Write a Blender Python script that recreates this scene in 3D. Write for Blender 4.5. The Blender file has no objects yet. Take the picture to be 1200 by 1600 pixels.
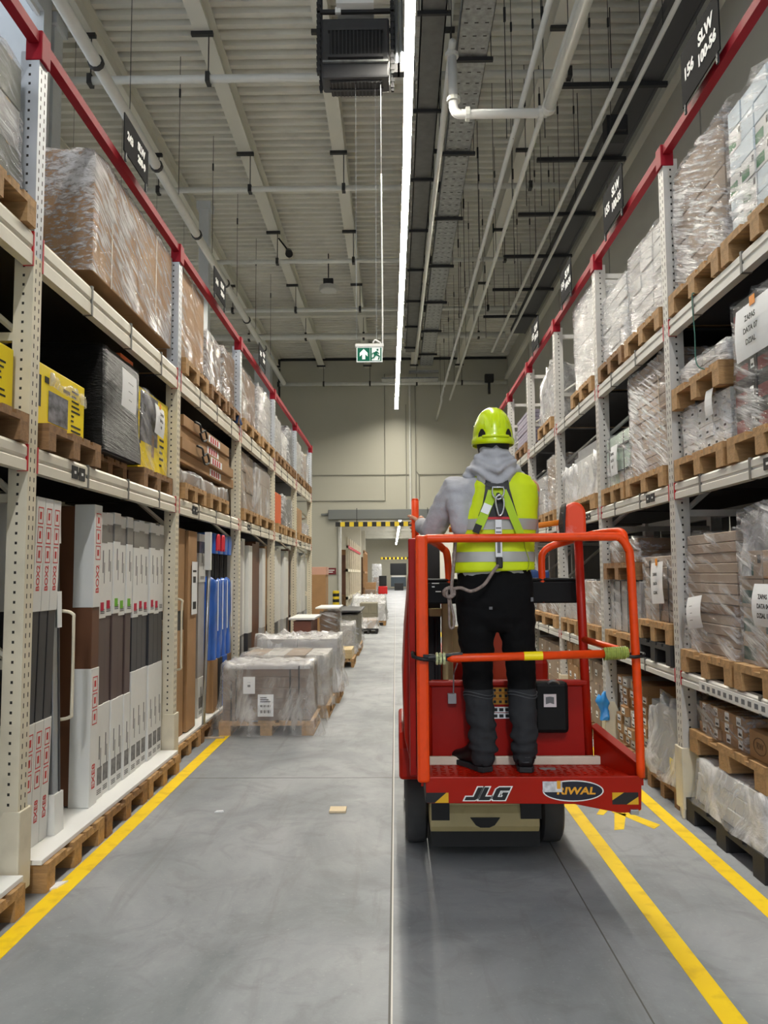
import bpy, bmesh, math, random
from mathutils import Vector, Matrix, noise as mnoise
R = math.radians
PI = math.pi
random.seed(7)
scene = bpy.context.scene
COL = scene.collection


# ------------------------------------------------------------------ colours and materials
def lin(c):
    out = []
    for v in c:
        v = v / 255.0
        out.append(v / 12.92 if v <= 0.04045 else ((v + 0.055) / 1.055) ** 2.4)
    return (*out, 1.0)


MATS = {}


def mat(name, col, rough=0.55, metal=0.0, var=0.0, vscale=6.0, bump=0.0, bscale=40.0, stretch=(1, 1, 1),
        coat=0.0, spec=0.5, emit=0.0, dirt=None, dscale=2.0, damt=0.5):
    """Principled surface with an optional noise mottling, noise bump and patches of a second colour (wear, dirt)."""
    if name in MATS:
        return MATS[name]
    m = bpy.data.materials.new(name)
    m.use_nodes = True
    nt = m.node_tree
    b = nt.nodes['Principled BSDF']
    base = lin(col)
    b.inputs['Base Color'].default_value = base
    b.inputs['Roughness'].default_value = rough
    b.inputs['Metallic'].default_value = metal
    b.inputs['Coat Weight'].default_value = coat
    b.inputs['Specular IOR Level'].default_value = spec
    if emit:
        b.inputs['Emission Color'].default_value = base
        b.inputs['Emission Strength'].default_value = emit
    if var or bump or dirt:
        tc = nt.nodes.new('ShaderNodeTexCoord')
        mp = nt.nodes.new('ShaderNodeMapping')
        mp.inputs['Scale'].default_value = stretch
        nt.links.new(tc.outputs['Object'], mp.inputs['Vector'])
    src = None
    if var:
        n = nt.nodes.new('ShaderNodeTexNoise')
        n.inputs['Scale'].default_value = vscale
        n.inputs['Detail'].default_value = 5
        nt.links.new(mp.outputs['Vector'], n.inputs['Vector'])
        mx = nt.nodes.new('ShaderNodeMix')
        mx.data_type = 'RGBA'
        mx.inputs['A'].default_value = (*[v * (1 - var) for v in base[:3]], 1)
        mx.inputs['B'].default_value = (*[min(1, v * (1 + var)) for v in base[:3]], 1)
        rp = nt.nodes.new('ShaderNodeMapRange')
        rp.inputs['From Min'].default_value = 0.3
        rp.inputs['From Max'].default_value = 0.7
        nt.links.new(n.outputs['Fac'], rp.inputs['Value'])
        nt.links.new(rp.outputs['Result'], mx.inputs['Factor'])
        src = mx.outputs['Result']
    if dirt:
        n3 = nt.nodes.new('ShaderNodeTexNoise')
        n3.inputs['Scale'].default_value = dscale
        n3.inputs['Detail'].default_value = 8
        nt.links.new(mp.outputs['Vector'], n3.inputs['Vector'])
        rp = nt.nodes.new('ShaderNodeMapRange')
        rp.inputs['From Min'].default_value = 0.52
        rp.inputs['From Max'].default_value = 0.72
        rp.inputs['To Max'].default_value = damt
        nt.links.new(n3.outputs['Fac'], rp.inputs['Value'])
        mx = nt.nodes.new('ShaderNodeMix')
        mx.data_type = 'RGBA'
        mx.inputs['B'].default_value = lin(dirt)
        if src:
            nt.links.new(src, mx.inputs['A'])
        else:
            mx.inputs['A'].default_value = base
        nt.links.new(rp.outputs['Result'], mx.inputs['Factor'])
        src = mx.outputs['Result']
    if src:
        nt.links.new(src, b.inputs['Base Color'])
    if bump:
        n2 = nt.nodes.new('ShaderNodeTexNoise')
        n2.inputs['Scale'].default_value = bscale
        n2.inputs['Detail'].default_value = 6
        nt.links.new(mp.outputs['Vector'], n2.inputs['Vector'])
        bp = nt.nodes.new('ShaderNodeBump')
        bp.inputs['Strength'].default_value = bump
        bp.inputs['Distance'].default_value = 0.02
        nt.links.new(n2.outputs['Fac'], bp.inputs['Height'])
        nt.links.new(bp.outputs['Normal'], b.inputs['Normal'])
    MATS[name] = m
    return m


def film(name, col=(235, 235, 238), lo=0.12, hi=0.6, scale=9.0, stretch=(1.0, 0.5, 2.6), rough=0.16, bump=0.7, rot=0.5, thr=0.74, spec=0.9, dist=0.9):
    """Crinkled polythene: clear where it lies flat, milky along its folds, with glints painted in as white streaks, glossy everywhere."""
    if name in MATS:
        return MATS[name]
    m = bpy.data.materials.new(name)
    m.use_nodes = True
    nt = m.node_tree
    b = nt.nodes['Principled BSDF']
    b.inputs['Base Color'].default_value = lin(col)
    b.inputs['Roughness'].default_value = rough
    b.inputs['Specular IOR Level'].default_value = spec
    tc = nt.nodes.new('ShaderNodeTexCoord')
    # turn the coordinates first, then squeeze them: folds and painted white glints run as long slanting streaks
    m0 = nt.nodes.new('ShaderNodeMapping')
    m0.inputs['Rotation'].default_value = (rot, rot * 0.4, 0.2)
    nt.links.new(tc.outputs['Object'], m0.inputs['Vector'])
    mp = nt.nodes.new('ShaderNodeMapping')
    mp.inputs['Scale'].default_value = stretch
    nt.links.new(m0.outputs['Vector'], mp.inputs['Vector'])
    n = nt.nodes.new('ShaderNodeTexNoise')
    n.inputs['Scale'].default_value = scale
    n.inputs['Detail'].default_value = 6
    n.inputs['Roughness'].default_value = 0.66
    n.inputs['Distortion'].default_value = dist
    nt.links.new(mp.outputs['Vector'], n.inputs['Vector'])
    big = nt.nodes.new('ShaderNodeTexNoise')
    big.inputs['Scale'].default_value = 2.6
    big.inputs['Detail'].default_value = 2
    nt.links.new(m0.outputs['Vector'], big.inputs['Vector'])
    ad = nt.nodes.new('ShaderNodeMath')
    ad.operation = 'MULTIPLY_ADD'
    ad.inputs[1].default_value = 0.55
    nt.links.new(big.outputs['Fac'], ad.inputs[0])
    nt.links.new(n.outputs['Fac'], ad.inputs[2])
    rp = nt.nodes.new('ShaderNodeMapRange')
    rp.inputs['From Min'].default_value = thr
    rp.inputs['From Max'].default_value = thr + 0.24
    rp.inputs['To Min'].default_value = lo
    rp.inputs['To Max'].default_value = hi
    nt.links.new(ad.outputs['Value'], rp.inputs['Value'])
    bp = nt.nodes.new('ShaderNodeBump')
    bp.inputs['Strength'].default_value = bump
    bp.inputs['Distance'].default_value = 0.03
    nt.links.new(n.outputs['Fac'], bp.inputs['Height'])
    nt.links.new(bp.outputs['Normal'], b.inputs['Normal'])
    tr = nt.nodes.new('ShaderNodeBsdfTransparent')
    mx = nt.nodes.new('ShaderNodeMixShader')
    nt.links.new(rp.outputs['Result'], mx.inputs['Fac'])
    nt.links.new(tr.outputs['BSDF'], mx.inputs[1])
    nt.links.new(b.outputs['BSDF'], mx.inputs[2])
    nt.links.new(mx.outputs['Shader'], nt.nodes['Material Output'].inputs['Surface'])
    MATS[name] = m
    return m


def glow(name, col, strength):
    if name in MATS:
        return MATS[name]
    m = bpy.data.materials.new(name)
    m.use_nodes = True
    nt = m.node_tree
    nt.nodes.remove(nt.nodes['Principled BSDF'])
    e = nt.nodes.new('ShaderNodeEmission')
    e.inputs['Color'].default_value = lin(col)
    e.inputs['Strength'].default_value = strength
    nt.links.new(e.outputs['Emission'], nt.nodes['Material Output'].inputs['Surface'])
    MATS[name] = m
    return m


# ------------------------------------------------------------------ mesh builder
class MB:
    def __init__(self):
        self.v, self.f, self.m = [], [], []

    def add(self, verts, faces, mi=0):
        o = len(self.v)
        self.v += [tuple(p) for p in verts]
        for f in faces:
            self.f.append(tuple(i + o for i in f))
            self.m.append(mi)
        return self

    def box(self, x0, x1, y0, y1, z0, z1, mi=0, mtx=None):
        vs = [Vector((x, y, z)) for z in (z0, z1) for y in (y0, y1) for x in (x0, x1)]
        if mtx:
            vs = [mtx @ p for p in vs]
        return self.add(vs, [(0, 2, 3, 1), (4, 5, 7, 6), (0, 1, 5, 4), (2, 6, 7, 3), (0, 4, 6, 2), (1, 3, 7, 5)], mi)

    def tube(self, pts, r, seg=10, mi=0, closed=False):
        pts = [Vector(p) for p in pts]
        n = len(pts)
        rs = r if isinstance(r, (list, tuple)) else [r] * n
        vs, fs = [], []
        prev = None
        for i, p in enumerate(pts):
            if closed:
                t = (pts[(i + 1) % n] - pts[i - 1]).normalized()
            else:
                t = (pts[min(i + 1, n - 1)] - pts[max(i - 1, 0)]).normalized()
            if prev is None:
                a = Vector((0, 0, 1)) if abs(t.z) < 0.9 else Vector((1, 0, 0))
                u = t.cross(a).normalized()
            else:
                u = prev - t * prev.dot(t)
                u = u.normalized() if u.length > 1e-6 else t.orthogonal().normalized()
            prev = u
            w = t.cross(u)
            for k in range(seg):
                a = 2 * PI * k / seg
                vs.append(p + (u * math.cos(a) + w * math.sin(a)) * rs[i])
        last = n if closed else n - 1
        for i in range(last):
            j = (i + 1) % n
            for k in range(seg):
                k2 = (k + 1) % seg
                fs.append((i * seg + k, i * seg + k2, j * seg + k2, j * seg + k))
        if not closed:
            fs.append(tuple(range(seg))[::-1])
            fs.append(tuple((n - 1) * seg + k for k in range(seg)))
        return self.add(vs, fs, mi)

    def cyl(self, p0, p1, r, r1=None, seg=16, mi=0):
        return self.tube([p0, p1], [r, r if r1 is None else r1], seg, mi)

    def prism(self, poly, axis, a, b, mi=0):
        """poly: 2D points; axis 'x': (y,z), 'y': (x,z), 'z': (x,y); extruded from a to b along the axis."""
        n = len(poly)

        def P(p, d):
            return {'x': (d, p[0], p[1]), 'y': (p[0], d, p[1]), 'z': (p[0], p[1], d)}[axis]
        vs = [P(p, a) for p in poly] + [P(p, b) for p in poly]
        fs = [tuple(range(n))[::-1], tuple(range(n, 2 * n))]
        fs += [(i, (i + 1) % n, (i + 1) % n + n, i + n) for i in range(n)]
        return self.add(vs, fs, mi)

    def loft(self, rings, mi=0, caps=True, closed=True):
        n = len(rings[0])
        vs = [p for r_ in rings for p in r_]
        fs = []
        for i in range(len(rings) - 1):
            for k in range(n if closed else n - 1):
                k2 = (k + 1) % n
                fs.append((i * n + k, i * n + k2, (i + 1) * n + k2, (i + 1) * n + k))
        if caps and closed:
            fs.append(tuple(range(n))[::-1])
            fs.append(tuple((len(rings) - 1) * n + k for k in range(n)))
        return self.add(vs, fs, mi)

    def lathe(self, prof, origin=(0, 0, 0), axis='z', seg=20, mi=0):
        o = Vector(origin)
        rings = []
        for (r_, h) in prof:
            ring = []
            for k in range(seg):
                a = 2 * PI * k / seg
                c, s = math.cos(a) * r_, math.sin(a) * r_
                ring.append(o + Vector({'z': (c, s, h), 'x': (h, c, s), 'y': (s, h, c)}[axis]))
            rings.append(ring)
        return self.loft(rings, mi)

    def text(self, body, size, mtx, depth=0.002, mi=0, bold=0.0, shear=0.0, align='CENTER', width=None):
        cu = bpy.data.curves.new('t', 'FONT')
        cu.body = body
        cu.size = size
        cu.extrude = depth / 2
        cu.offset = bold
        cu.shear = shear
        cu.align_x = align
        cu.align_y = 'CENTER'
        cu.resolution_u = 3
        ob = bpy.data.objects.new('t', cu)
        COL.objects.link(ob)
        dg = bpy.context.evaluated_depsgraph_get()
        me = bpy.data.meshes.new_from_object(ob.evaluated_get(dg))
        sx = 1.0
        if width and len(me.vertices):
            xs = [v.co.x for v in me.vertices]
            sx = width / max(1e-6, max(xs) - min(xs))
        self.add([mtx @ Vector((v.co.x * sx, v.co.y, v.co.z)) for v in me.vertices], [tuple(p.vertices) for p in me.polygons], mi)
        bpy.data.objects.remove(ob)
        bpy.data.curves.remove(cu)
        bpy.data.meshes.remove(me)
        return self

    def mesh(self, name, mats, smooth=False, off=None):
        me = bpy.data.meshes.new(name)
        vs = self.v
        if off is not None:
            vs = [(p[0] - off[0], p[1] - off[1], p[2] - off[2]) for p in vs]
        me.from_pydata(vs, [], self.f)
        for m_ in (mats if isinstance(mats, (list, tuple)) else [mats]):
            me.materials.append(m_)
        me.polygons.foreach_set('material_index', self.m)
        bm = bmesh.new()
        bm.from_mesh(me)
        bmesh.ops.recalc_face_normals(bm, faces=bm.faces)
        bm.to_mesh(me)
        bm.free()
        if smooth:
            me.polygons.foreach_set('use_smooth', [True] * len(me.polygons))
        me.update()
        return me

    def build(self, name, mats, parent=None, smooth=False, bevel=0.0, world=False, segs=2):
        """Link as ONE object. world=True: the vertices are world coordinates and the parent an unrotated empty."""
        off = None
        if world and parent is not None:
            off = Vector(parent.location)
            q = parent.parent
            while q is not None:
                off = off + Vector(q.location)
                q = q.parent
        o = bpy.data.objects.new(name, self.mesh(name, mats, smooth, off))
        COL.objects.link(o)
        if parent is not None:
            o.parent = parent
        if bevel:
            bv = o.modifiers.new('bevel', 'BEVEL')
            bv.width = bevel
            bv.segments = segs
            bv.limit_method = 'ANGLE'
            bv.angle_limit = R(40)
        return o


def auto_smooth(o, ang=40):
    me = o.data
    me.polygons.foreach_set('use_smooth', [True] * len(me.polygons))
    bm = bmesh.new()
    bm.from_mesh(me)
    for e in bm.edges:
        if len(e.link_faces) == 2 and e.calc_face_angle(0) > R(ang):
            e.smooth = False
    bm.to_mesh(me)
    bm.free()
    return o


def tag(o, label=None, cat=None, group=None, kind=None):
    if label:
        o['label'] = label
    if cat:
        o['category'] = cat
    if group:
        o['group'] = group
    if kind:
        o['kind'] = kind
    return o


def empty(name, loc=(0, 0, 0), label=None, cat=None, group=None, rz=0.0, kind=None):
    o = bpy.data.objects.new(name, None)
    o.empty_display_size = 0.1
    o.location = loc
    o.rotation_euler = (0, 0, rz)
    COL.objects.link(o)
    return tag(o, label, cat, group, kind)


def link_copy(src, parent, loc=None, label=None):
    c = src.copy()
    COL.objects.link(c)
    c.parent = parent
    if loc is not None:
        c.location = loc
    if label:
        c['label'] = label
    return c


def dup_tree(src, parent=None):
    c = src.copy()
    COL.objects.link(c)
    c.parent = parent
    for ch in list(src.children):
        dup_tree(ch, c)
    return c


def bez(p0, p1, p2, n=8):
    p0, p1, p2 = Vector(p0), Vector(p1), Vector(p2)
    return [p0 * (1 - t) ** 2 + p1 * 2 * t * (1 - t) + p2 * t * t for t in [i / n for i in range(n + 1)]]


def smooth_path(pts, n=6):
    """Catmull-Rom through the points."""
    P = [Vector(p) for p in pts]
    P = [P[0] * 2 - P[1]] + P + [P[-1] * 2 - P[-2]]
    out = []
    for i in range(1, len(P) - 2):
        a, b, c, d = P[i - 1:i + 3]
        for k in range(n):
            t = k / n
            out.append(0.5 * ((2 * b) + (c - a) * t + (2 * a - 5 * b + 4 * c - d) * t * t + (3 * b - a - 3 * c + d) * t ** 3))
    out.append(P[-2])
    return out


def frame_mtx(o, x, y):
    """Matrix whose local x runs along x, local y along y (a sheet seen from its +z side)."""
    x, y = Vector(x).normalized(), Vector(y).normalized()
    z = x.cross(y)
    m = Matrix((x, y, z)).transposed().to_4x4()
    m.translation = Vector(o)
    return m


# ------------------------------------------------------------------ palette
CREAM = mat('cream_steel', (222, 213, 190), 0.42, var=0.06, vscale=3, dirt=(150, 140, 120), dscale=5, damt=0.25)
CREAM2 = mat('cream_beam', (226, 220, 204), 0.4, var=0.05, vscale=2, dirt=(140, 130, 115), dscale=4, damt=0.25)
GREYST = mat('grey_white_steel', (205, 202, 196), 0.4, var=0.06, vscale=3, dirt=(140, 135, 128), dscale=6, damt=0.3)
DARKHOLE = mat('dark_slot', (42, 38, 34), 0.8)
REDP = mat('red_paint', (150, 14, 34), 0.6, var=0.12, vscale=5, spec=0.25)
REDCON = mat('red_connector', (190, 30, 40), 0.4)
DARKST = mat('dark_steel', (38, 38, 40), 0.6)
BLACK = mat('black_print', (18, 18, 20), 0.55)
WHITE = mat('white_paint', (232, 232, 230), 0.5)
PAPER = mat('white_paper', (238, 240, 242), 0.6, var=0.03)
WOOD = mat('pallet_wood', (178, 140, 94), 0.75, var=0.28, vscale=7, stretch=(0.5, 3, 3), bump=0.25, bscale=30, dirt=(110, 78, 50), dscale=6, damt=0.5)
WOOD2 = mat('pallet_wood_dark', (146, 110, 74), 0.8, var=0.3, vscale=7, stretch=(0.5, 3, 3), bump=0.25, bscale=30, dirt=(80, 58, 40), dscale=5, damt=0.6)
WOOD3 = mat('pallet_wood_black', (44, 42, 42), 0.7, var=0.2)
CARD = mat('cardboard', (166, 128, 88), 0.75, var=0.1, vscale=4, bump=0.08, bscale=80)
CARD2 = mat('cardboard_grey', (150, 132, 116), 0.75, var=0.12, vscale=5, bump=0.08, bscale=80)
CARD3 = mat('cardboard_dark', (118, 92, 68), 0.75, var=0.12, vscale=5, bump=0.08, bscale=80)
TAPE = mat('parcel_tape', (196, 168, 128), 0.3)
GREYCARD = mat('grey_carton', (176, 174, 172), 0.6, var=0.08, vscale=6)
WHITECARD = mat('white_carton', (222, 222, 220), 0.6, var=0.05, vscale=6)
BLUECARD = mat('pale_blue_carton', (206, 218, 226), 0.55, var=0.06, vscale=6)
GREENCARD = mat('green_carton', (40, 110, 66), 0.6, var=0.1)
DKGREENCARD = mat('dark_green_print', (36, 74, 66), 0.6)
BLACKCARD = mat('black_carton', (34, 32, 33), 0.5, var=0.15)
YEL = mat('yellow_carton', (255, 224, 0), 0.5, var=0.05)
LILAC = mat('lilac_carton', (160, 154, 172), 0.6, var=0.08)
PHOTO = mat('grey_photo_print', (112, 112, 120), 0.5, var=0.85, vscale=12, stretch=(1, 1, 1.6))
DKBROWN = mat('brown_panel', (104, 66, 42), 0.5, var=0.14, vscale=5, stretch=(1, 1, 0.3))
PURPLEBR = mat('wenge_panel', (92, 74, 70), 0.4, var=0.25, vscale=4, stretch=(2, 2, 0.35))
DKGREY = mat('anthracite_panel', (58, 58, 62), 0.4, var=0.2, vscale=4, stretch=(2, 2, 0.35))
CAPW = mat('white_cap_carton', (226, 226, 222), 0.6, var=0.03)
ALU = mat('aluminium', (176, 180, 184), 0.3, metal=0.85, var=0.06)
PIPEW = mat('white_pipe', (214, 214, 208), 0.35, var=0.04)
GALV = mat('galvanised', (146, 148, 148), 0.42, metal=0.6, var=0.25, vscale=10)
CLAMP = mat('pipe_clamp', (60, 60, 60), 0.5, metal=0.5)
INKRED = mat('red_ink', (196, 60, 56), 0.6)
GREEN_SQ = mat('green_ink', (110, 180, 40), 0.6)
CRIM_SQ = mat('crimson_ink', (190, 20, 60), 0.6)
BLUEPK = mat('blue_polybag', (52, 104, 196), 0.28, var=0.2, vscale=8, stretch=(1, 1, 0.4), bump=0.5, bscale=16)
STRAP = mat('black_strap', (26, 26, 28), 0.5)
ORANGE = mat('orange_carton', (214, 96, 34), 0.55)
FILM = film('stretch_film', lo=0.06, hi=0.72, scale=10, stretch=(1, 0.14, 2.4), rough=0.1, rot=0.35, bump=1.0, dist=0.4)
FILMT = film('stretch_film_tight', lo=0.08, hi=0.85, scale=17, stretch=(1, 0.08, 2.6), rough=0.1, rot=0.42, bump=1.0, thr=0.68, dist=0.35)
FILMG = film('stretch_film_grey', lo=0.14, hi=0.85, scale=13, stretch=(1, 0.12, 2.4), rough=0.1, rot=0.22, bump=1.0, thr=0.7, dist=0.4)
FILMM = film('milky_film', lo=0.25, hi=0.8, scale=5, stretch=(1, 1, 0.5), rough=0.2, rot=0.2, bump=0.9)
FILMW = film('white_film', lo=0.22, hi=0.92, scale=5, stretch=(1, 0.8, 0.6), rough=0.12, rot=0.3, bump=1.0)
FILMB = film('black_film', col=(10, 10, 11), lo=0.95, hi=1.0, scale=15, stretch=(1, 0.06, 3.4), rough=0.34, rot=0.08, bump=0.9, spec=0.22, dist=0.2)
YPAINT = mat('yellow_floor_paint', (255, 212, 0), 0.5, var=0.06, vscale=4, dirt=(196, 150, 30), dscale=9, damt=0.45)
CONC = mat('wall_concrete', (186, 184, 174), 0.75, var=0.05, vscale=0.6, bump=0.05, bscale=20)
# ------------------------------------------------------------------ setting: floor, walls, ceiling
def floor_material():
    m = bpy.data.materials.new('polished_concrete')
    m.use_nodes = True
    nt = m.node_tree
    b = nt.nodes['Principled BSDF']
    tc = nt.nodes.new('ShaderNodeTexCoord')

    def noise(scale, detail, stretch, dist=0.0):
        mp = nt.nodes.new('ShaderNodeMapping')
        mp.inputs['Scale'].default_value = stretch
        nt.links.new(tc.outputs['Object'], mp.inputs['Vector'])
        n = nt.nodes.new('ShaderNodeTexNoise')
        n.inputs['Scale'].default_value = scale
        n.inputs['Detail'].default_value = detail
        n.inputs['Roughness'].default_value = 0.62
        n.inputs['Distortion'].default_value = dist
        nt.links.new(mp.outputs['Vector'], n.inputs['Vector'])
        return n

    def ramp(n, a, c, x, y):
        r_ = nt.nodes.new('ShaderNodeMapRange')
        r_.inputs['From Min'].default_value = a
        r_.inputs['From Max'].default_value = c
        r_.inputs['To Min'].default_value = x
        r_.inputs['To Max'].default_value = y
        nt.links.new(n.outputs['Fac'], r_.inputs['Value'])
        return r_.outputs['Result']

    def mixc(fac, a, c):
        mx = nt.nodes.new('ShaderNodeMix')
        mx.data_type = 'RGBA'
        nt.links.new(fac, mx.inputs['Factor'])
        for s, k in ((a, 'A'), (c, 'B')):
            if isinstance(s, tuple):
                mx.inputs[k].default_value = lin(s)
            else:
                nt.links.new(s, mx.inputs[k])
        return mx.outputs['Result']
    c = mixc(ramp(noise(0.9, 6, (1, 0.7, 1), 0.8), 0.35, 0.65, 0, 1), (127, 131, 135), (160, 163, 167))
    c = mixc(ramp(noise(3.2, 8, (1, 1, 1), 1.5), 0.5, 0.75, 0, 0.55), c, (114, 115, 116))
    c = mixc(ramp(noise(2.2, 8, (3.5, 0.35, 1), 0.6), 0.56, 0.75, 0, 0.5), c, (119, 118, 117))
    c = mixc(ramp(noise(45, 4, (1, 1, 1)), 0.6, 0.8, 0, 0.35), c, (196, 196, 194))
    nt.links.new(c, b.inputs['Base Color'])
    nt.links.new(ramp(noise(1.7, 6, (1, 1, 1), 0.5), 0.3, 0.7, 0.42, 0.62), b.inputs['Roughness'])
    b.inputs['Specular IOR Level'].default_value = 0.25
    bp = nt.nodes.new('ShaderNodeBump')
    bp.inputs['Strength'].default_value = 0.06
    bp.inputs['Distance'].default_value = 0.01
    nt.links.new(noise(60, 3, (1, 1, 1)).outputs['Fac'], bp.inputs['Height'])
    nt.links.new(bp.outputs['Normal'], b.inputs['Normal'])
    return m


YEND, YFAR = 37.5, 92.0
JOINT = mat('floor_joint_dark', (96, 94, 90), 0.7)
WJOINT = mat('wall_joint', (150, 148, 140), 0.7)
JOINTL = mat('floor_joint_filler', (206, 204, 198), 0.5)
b = MB().box(-16, 9, -14, YFAR, -0.2, 0.0, 0)
for x in (-0.03, -5.2):
    b.box(x - 0.009, x, -13.9, YFAR - 0.1, -0.01, 0.0012, 1)
    b.box(x, x + 0.007, -13.9, YFAR - 0.1, -0.01, 0.0014, 2)
b.box(0.915, 0.921, -13.9, 36, -0.01, 0.0012, 1)
for y in (6.48, 12.6, 18.7, 24.8, 30.9):
    b.box(-9, 5, y, y + 0.007, -0.01, 0.0011, 1)
floor = tag(b.build('floor', [floor_material(), JOINT, JOINTL]), kind='structure')
for (x0, x1, y0, y1) in ((-1.79, -1.69, -3, 36), (1.165, 1.255, -3, 36), (1.735, 1.83, -3, 36)):
    MB().box(x0, x1, y0, y1, 0.0, 0.0022).build('floor_line', YPAINT, floor)
# the walking figure painted on the footpath between the two right-hand lines
b = MB()
for poly in ([(1.469, 5.535), (1.538, 5.505), (1.433, 5.184), (1.369, 5.172)],
             [(1.47, 5.56), (1.545, 5.563), (1.69, 5.27), (1.625, 5.19)],
             [(1.34, 5.50), (1.43, 5.70), (1.475, 5.65), (1.38, 5.48)],
             [(1.46, 5.53), (1.44, 5.80), (1.58, 5.82), (1.56, 5.53)],
             [(1.56, 5.78), (1.68, 5.62), (1.64, 5.56), (1.54, 5.70)]):
    b.prism(poly, 'z', 0.0, 0.0021)
b.prism([(1.50 + 0.09 * math.cos(a * PI / 8), 5.98 + 0.13 * math.sin(a * PI / 8)) for a in range(16)], 'z', 0.0, 0.0021)
b.build('footpath_sign', YPAINT, floor)

# corrugated roof deck on longitudinal beams
DECK = mat('roof_deck', (216, 214, 204), 0.5, var=0.05, vscale=0.7, dirt=(178, 176, 166), dscale=1.5, damt=0.4)
BEAMW = mat('roof_beam_paint', (216, 214, 203), 0.5, var=0.04, vscale=0.8)
prof, y = [], -14.0
while y < YEND + 0.2:
    prof += [(y, 12.0), (y + 0.11, 12.0), (y + 0.15, 12.09), (y + 0.26, 12.09)]
    y += 0.30
b = MB()
for (xa, pr) in ((-6.15, [p for p in prof if p[0] < 13.1]), (-16, [p for p in prof if p[0] > 12.7])):
    n = len(pr)
    b.add([(x, p[0], p[1]) for x in (xa, 9) for p in pr], [(i, i + 1, n + i + 1, n + i) for i in range(n - 1)], 0)
b.box(-6.15, 9, -14, 12.8, 12.12, 12.2, 0).box(-16, 9, 12.8, YEND + 0.2, 12.12, 12.2, 0)
ceiling = tag(b.build('ceiling', DECK), kind='structure')
beam_names = {-5.60: 'third roof beam left of the long light strip, above the fat white pipe',
              -3.45: 'second roof beam left of the long light strip', -1.26: 'first roof beam left of the long light strip, above the dark heater',
              0.95: 'roof beam hidden above the galvanised cable tray', 3.08: 'roof beam above the pair of white pipes on the right',
              -8.0: 'roof beam beyond the left rack, farthest left'}
for i, (x, lb) in enumerate(beam_names.items()):
    b = MB()
    y0 = 13.2 if x < -6 else -14
    b.box(x - 0.15, x + 0.15, y0, YEND, 11.5, 11.54).box(x - 0.15, x + 0.15, y0, YEND, 11.96, 11.995).box(x - 0.02, x + 0.02, y0, YEND, 11.54, 11.96)
    o = b.build('trim_%d' % (i + 1), BEAMW)
    tag(o, lb, None, None, 'structure')
for i, (y, z) in enumerate(((29.2, 11.3),)):
    b = MB().box(-12, 5.4, y - 0.12, y + 0.12, z, z + 0.18)
    tag(b.build('trim_%d' % (7 + i), BEAMW), None, None, None, 'structure')

# walls
b = MB()
b.box(-14, -2.68, YEND, YEND + 0.3, 0, 12.0).box(3.0, 5.5, YEND, YEND + 0.3, 0, 12.0).box(-2.68, 3.0, YEND, YEND + 0.3, 4.18, 12.0)
WEND = mat('end_wall_paint', (184, 182, 168), 0.6, var=0.03, vscale=0.4)
wall_end = tag(b.build('wall_end', WEND), kind='structure')
DOWN = mat('dark_trim', (40, 40, 40), 0.6)
MB().box(-5.56, -5.47, YEND - 0.06, YEND, 9.9, 11.95).box(-5.56, 5.4, YEND - 0.08, YEND, 11.88, 11.98).build('corner_trim', DOWN, wall_end)
b = MB()
for pts in ([(-0.46, 11.2), (-0.46, 5.1), (-9, 5.1)], [(-9, 6.33), (0.75, 6.33)], [(1.4, 6.33), (5.3, 6.33)], [(0.55, 9.7), (0.55, 4.7)],
            [(1.0, 10.6), (1.0, 5.1)], [(1.15, 6.33), (1.15, 5.1)], [(1.0, 6.5), (1.15, 6.33), (1.4, 6.33)]):
    b.tube([(p[0], YEND - 0.05, p[1]) for p in pts], 0.028, 6)
b.build('conduit', mat('conduit_grey', (150, 148, 138), 0.5), wall_end)
MB().tube([(0.74, YEND - 0.07, 10.7), (0.74, YEND - 0.07, 4.6)], 0.05, 8).build('drain_pipe', PIPEW, wall_end)

CONCR = CONC
b = MB().box(5.45, 5.75, -14, YEND + 0.3, 0, 12.0)
for y in (1.5, 7.5, 13.5, 19.5, 25.5, 31.5):
    b.box(5.435, 5.45, y, y + 0.03, 0, 12.0, 1)
wall_right = tag(b.build('wall_right', [CONCR, WJOINT]), kind='structure')
MB().box(5.28, 5.45, -14, YEND, 10.9, 11.05).build('cornice', BEAMW, wall_right)

# near left wall with a daylight band; the hall widens beyond it
LW = mat('left_wall_panel', (206, 210, 214), 0.55, var=0.03)
b = MB()
b.box(-6.1, -5.9, -14, 13.0, 0, 6.2).box(-6.1, -5.9, -14, 13.0, 11.2, 12.0)
for y in (-14, -10, -6, -2.2, 1.8, 5.8, 9.6, 12.7):
    b.box(-6.1, -5.9, y, y + 0.3, 6.2, 11.2)
tag(b.build('wall_left', LW), kind='structure')
GLASSY = film('window_glass', lo=0.04, hi=0.05, rough=0.05, bump=0.0)
for i, (y0, y1) in enumerate(((-13.7, -10), (-9.7, -6), (-5.7, -2.2), (-1.9, 1.8), (2.1, 5.8), (6.1, 9.6), (9.9, 12.7))):
    b = MB()
    for zz in (6.2, 8.5, 11.12):
        b.box(-6.03, -5.97, y0, y1, zz, zz + 0.08, 0)
    b.box(-6.03, -5.97, (y0 + y1) / 2 - 0.03, (y0 + y1) / 2 + 0.03, 6.2, 11.2, 0)
    b.box(-6.005, -5.995, y0, y1, 6.2, 11.2, 1)
    tag(b.build('window_%d' % (i + 1), [WHITE, GLASSY]), kind='structure')
tag(MB().box(-14.2, -14, 12.8, YEND, 0, 12.0).box(-14.2, -6.1, 12.8, 13.0, 0, 12).build('wall_far_left', LW), kind='structure')
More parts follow.
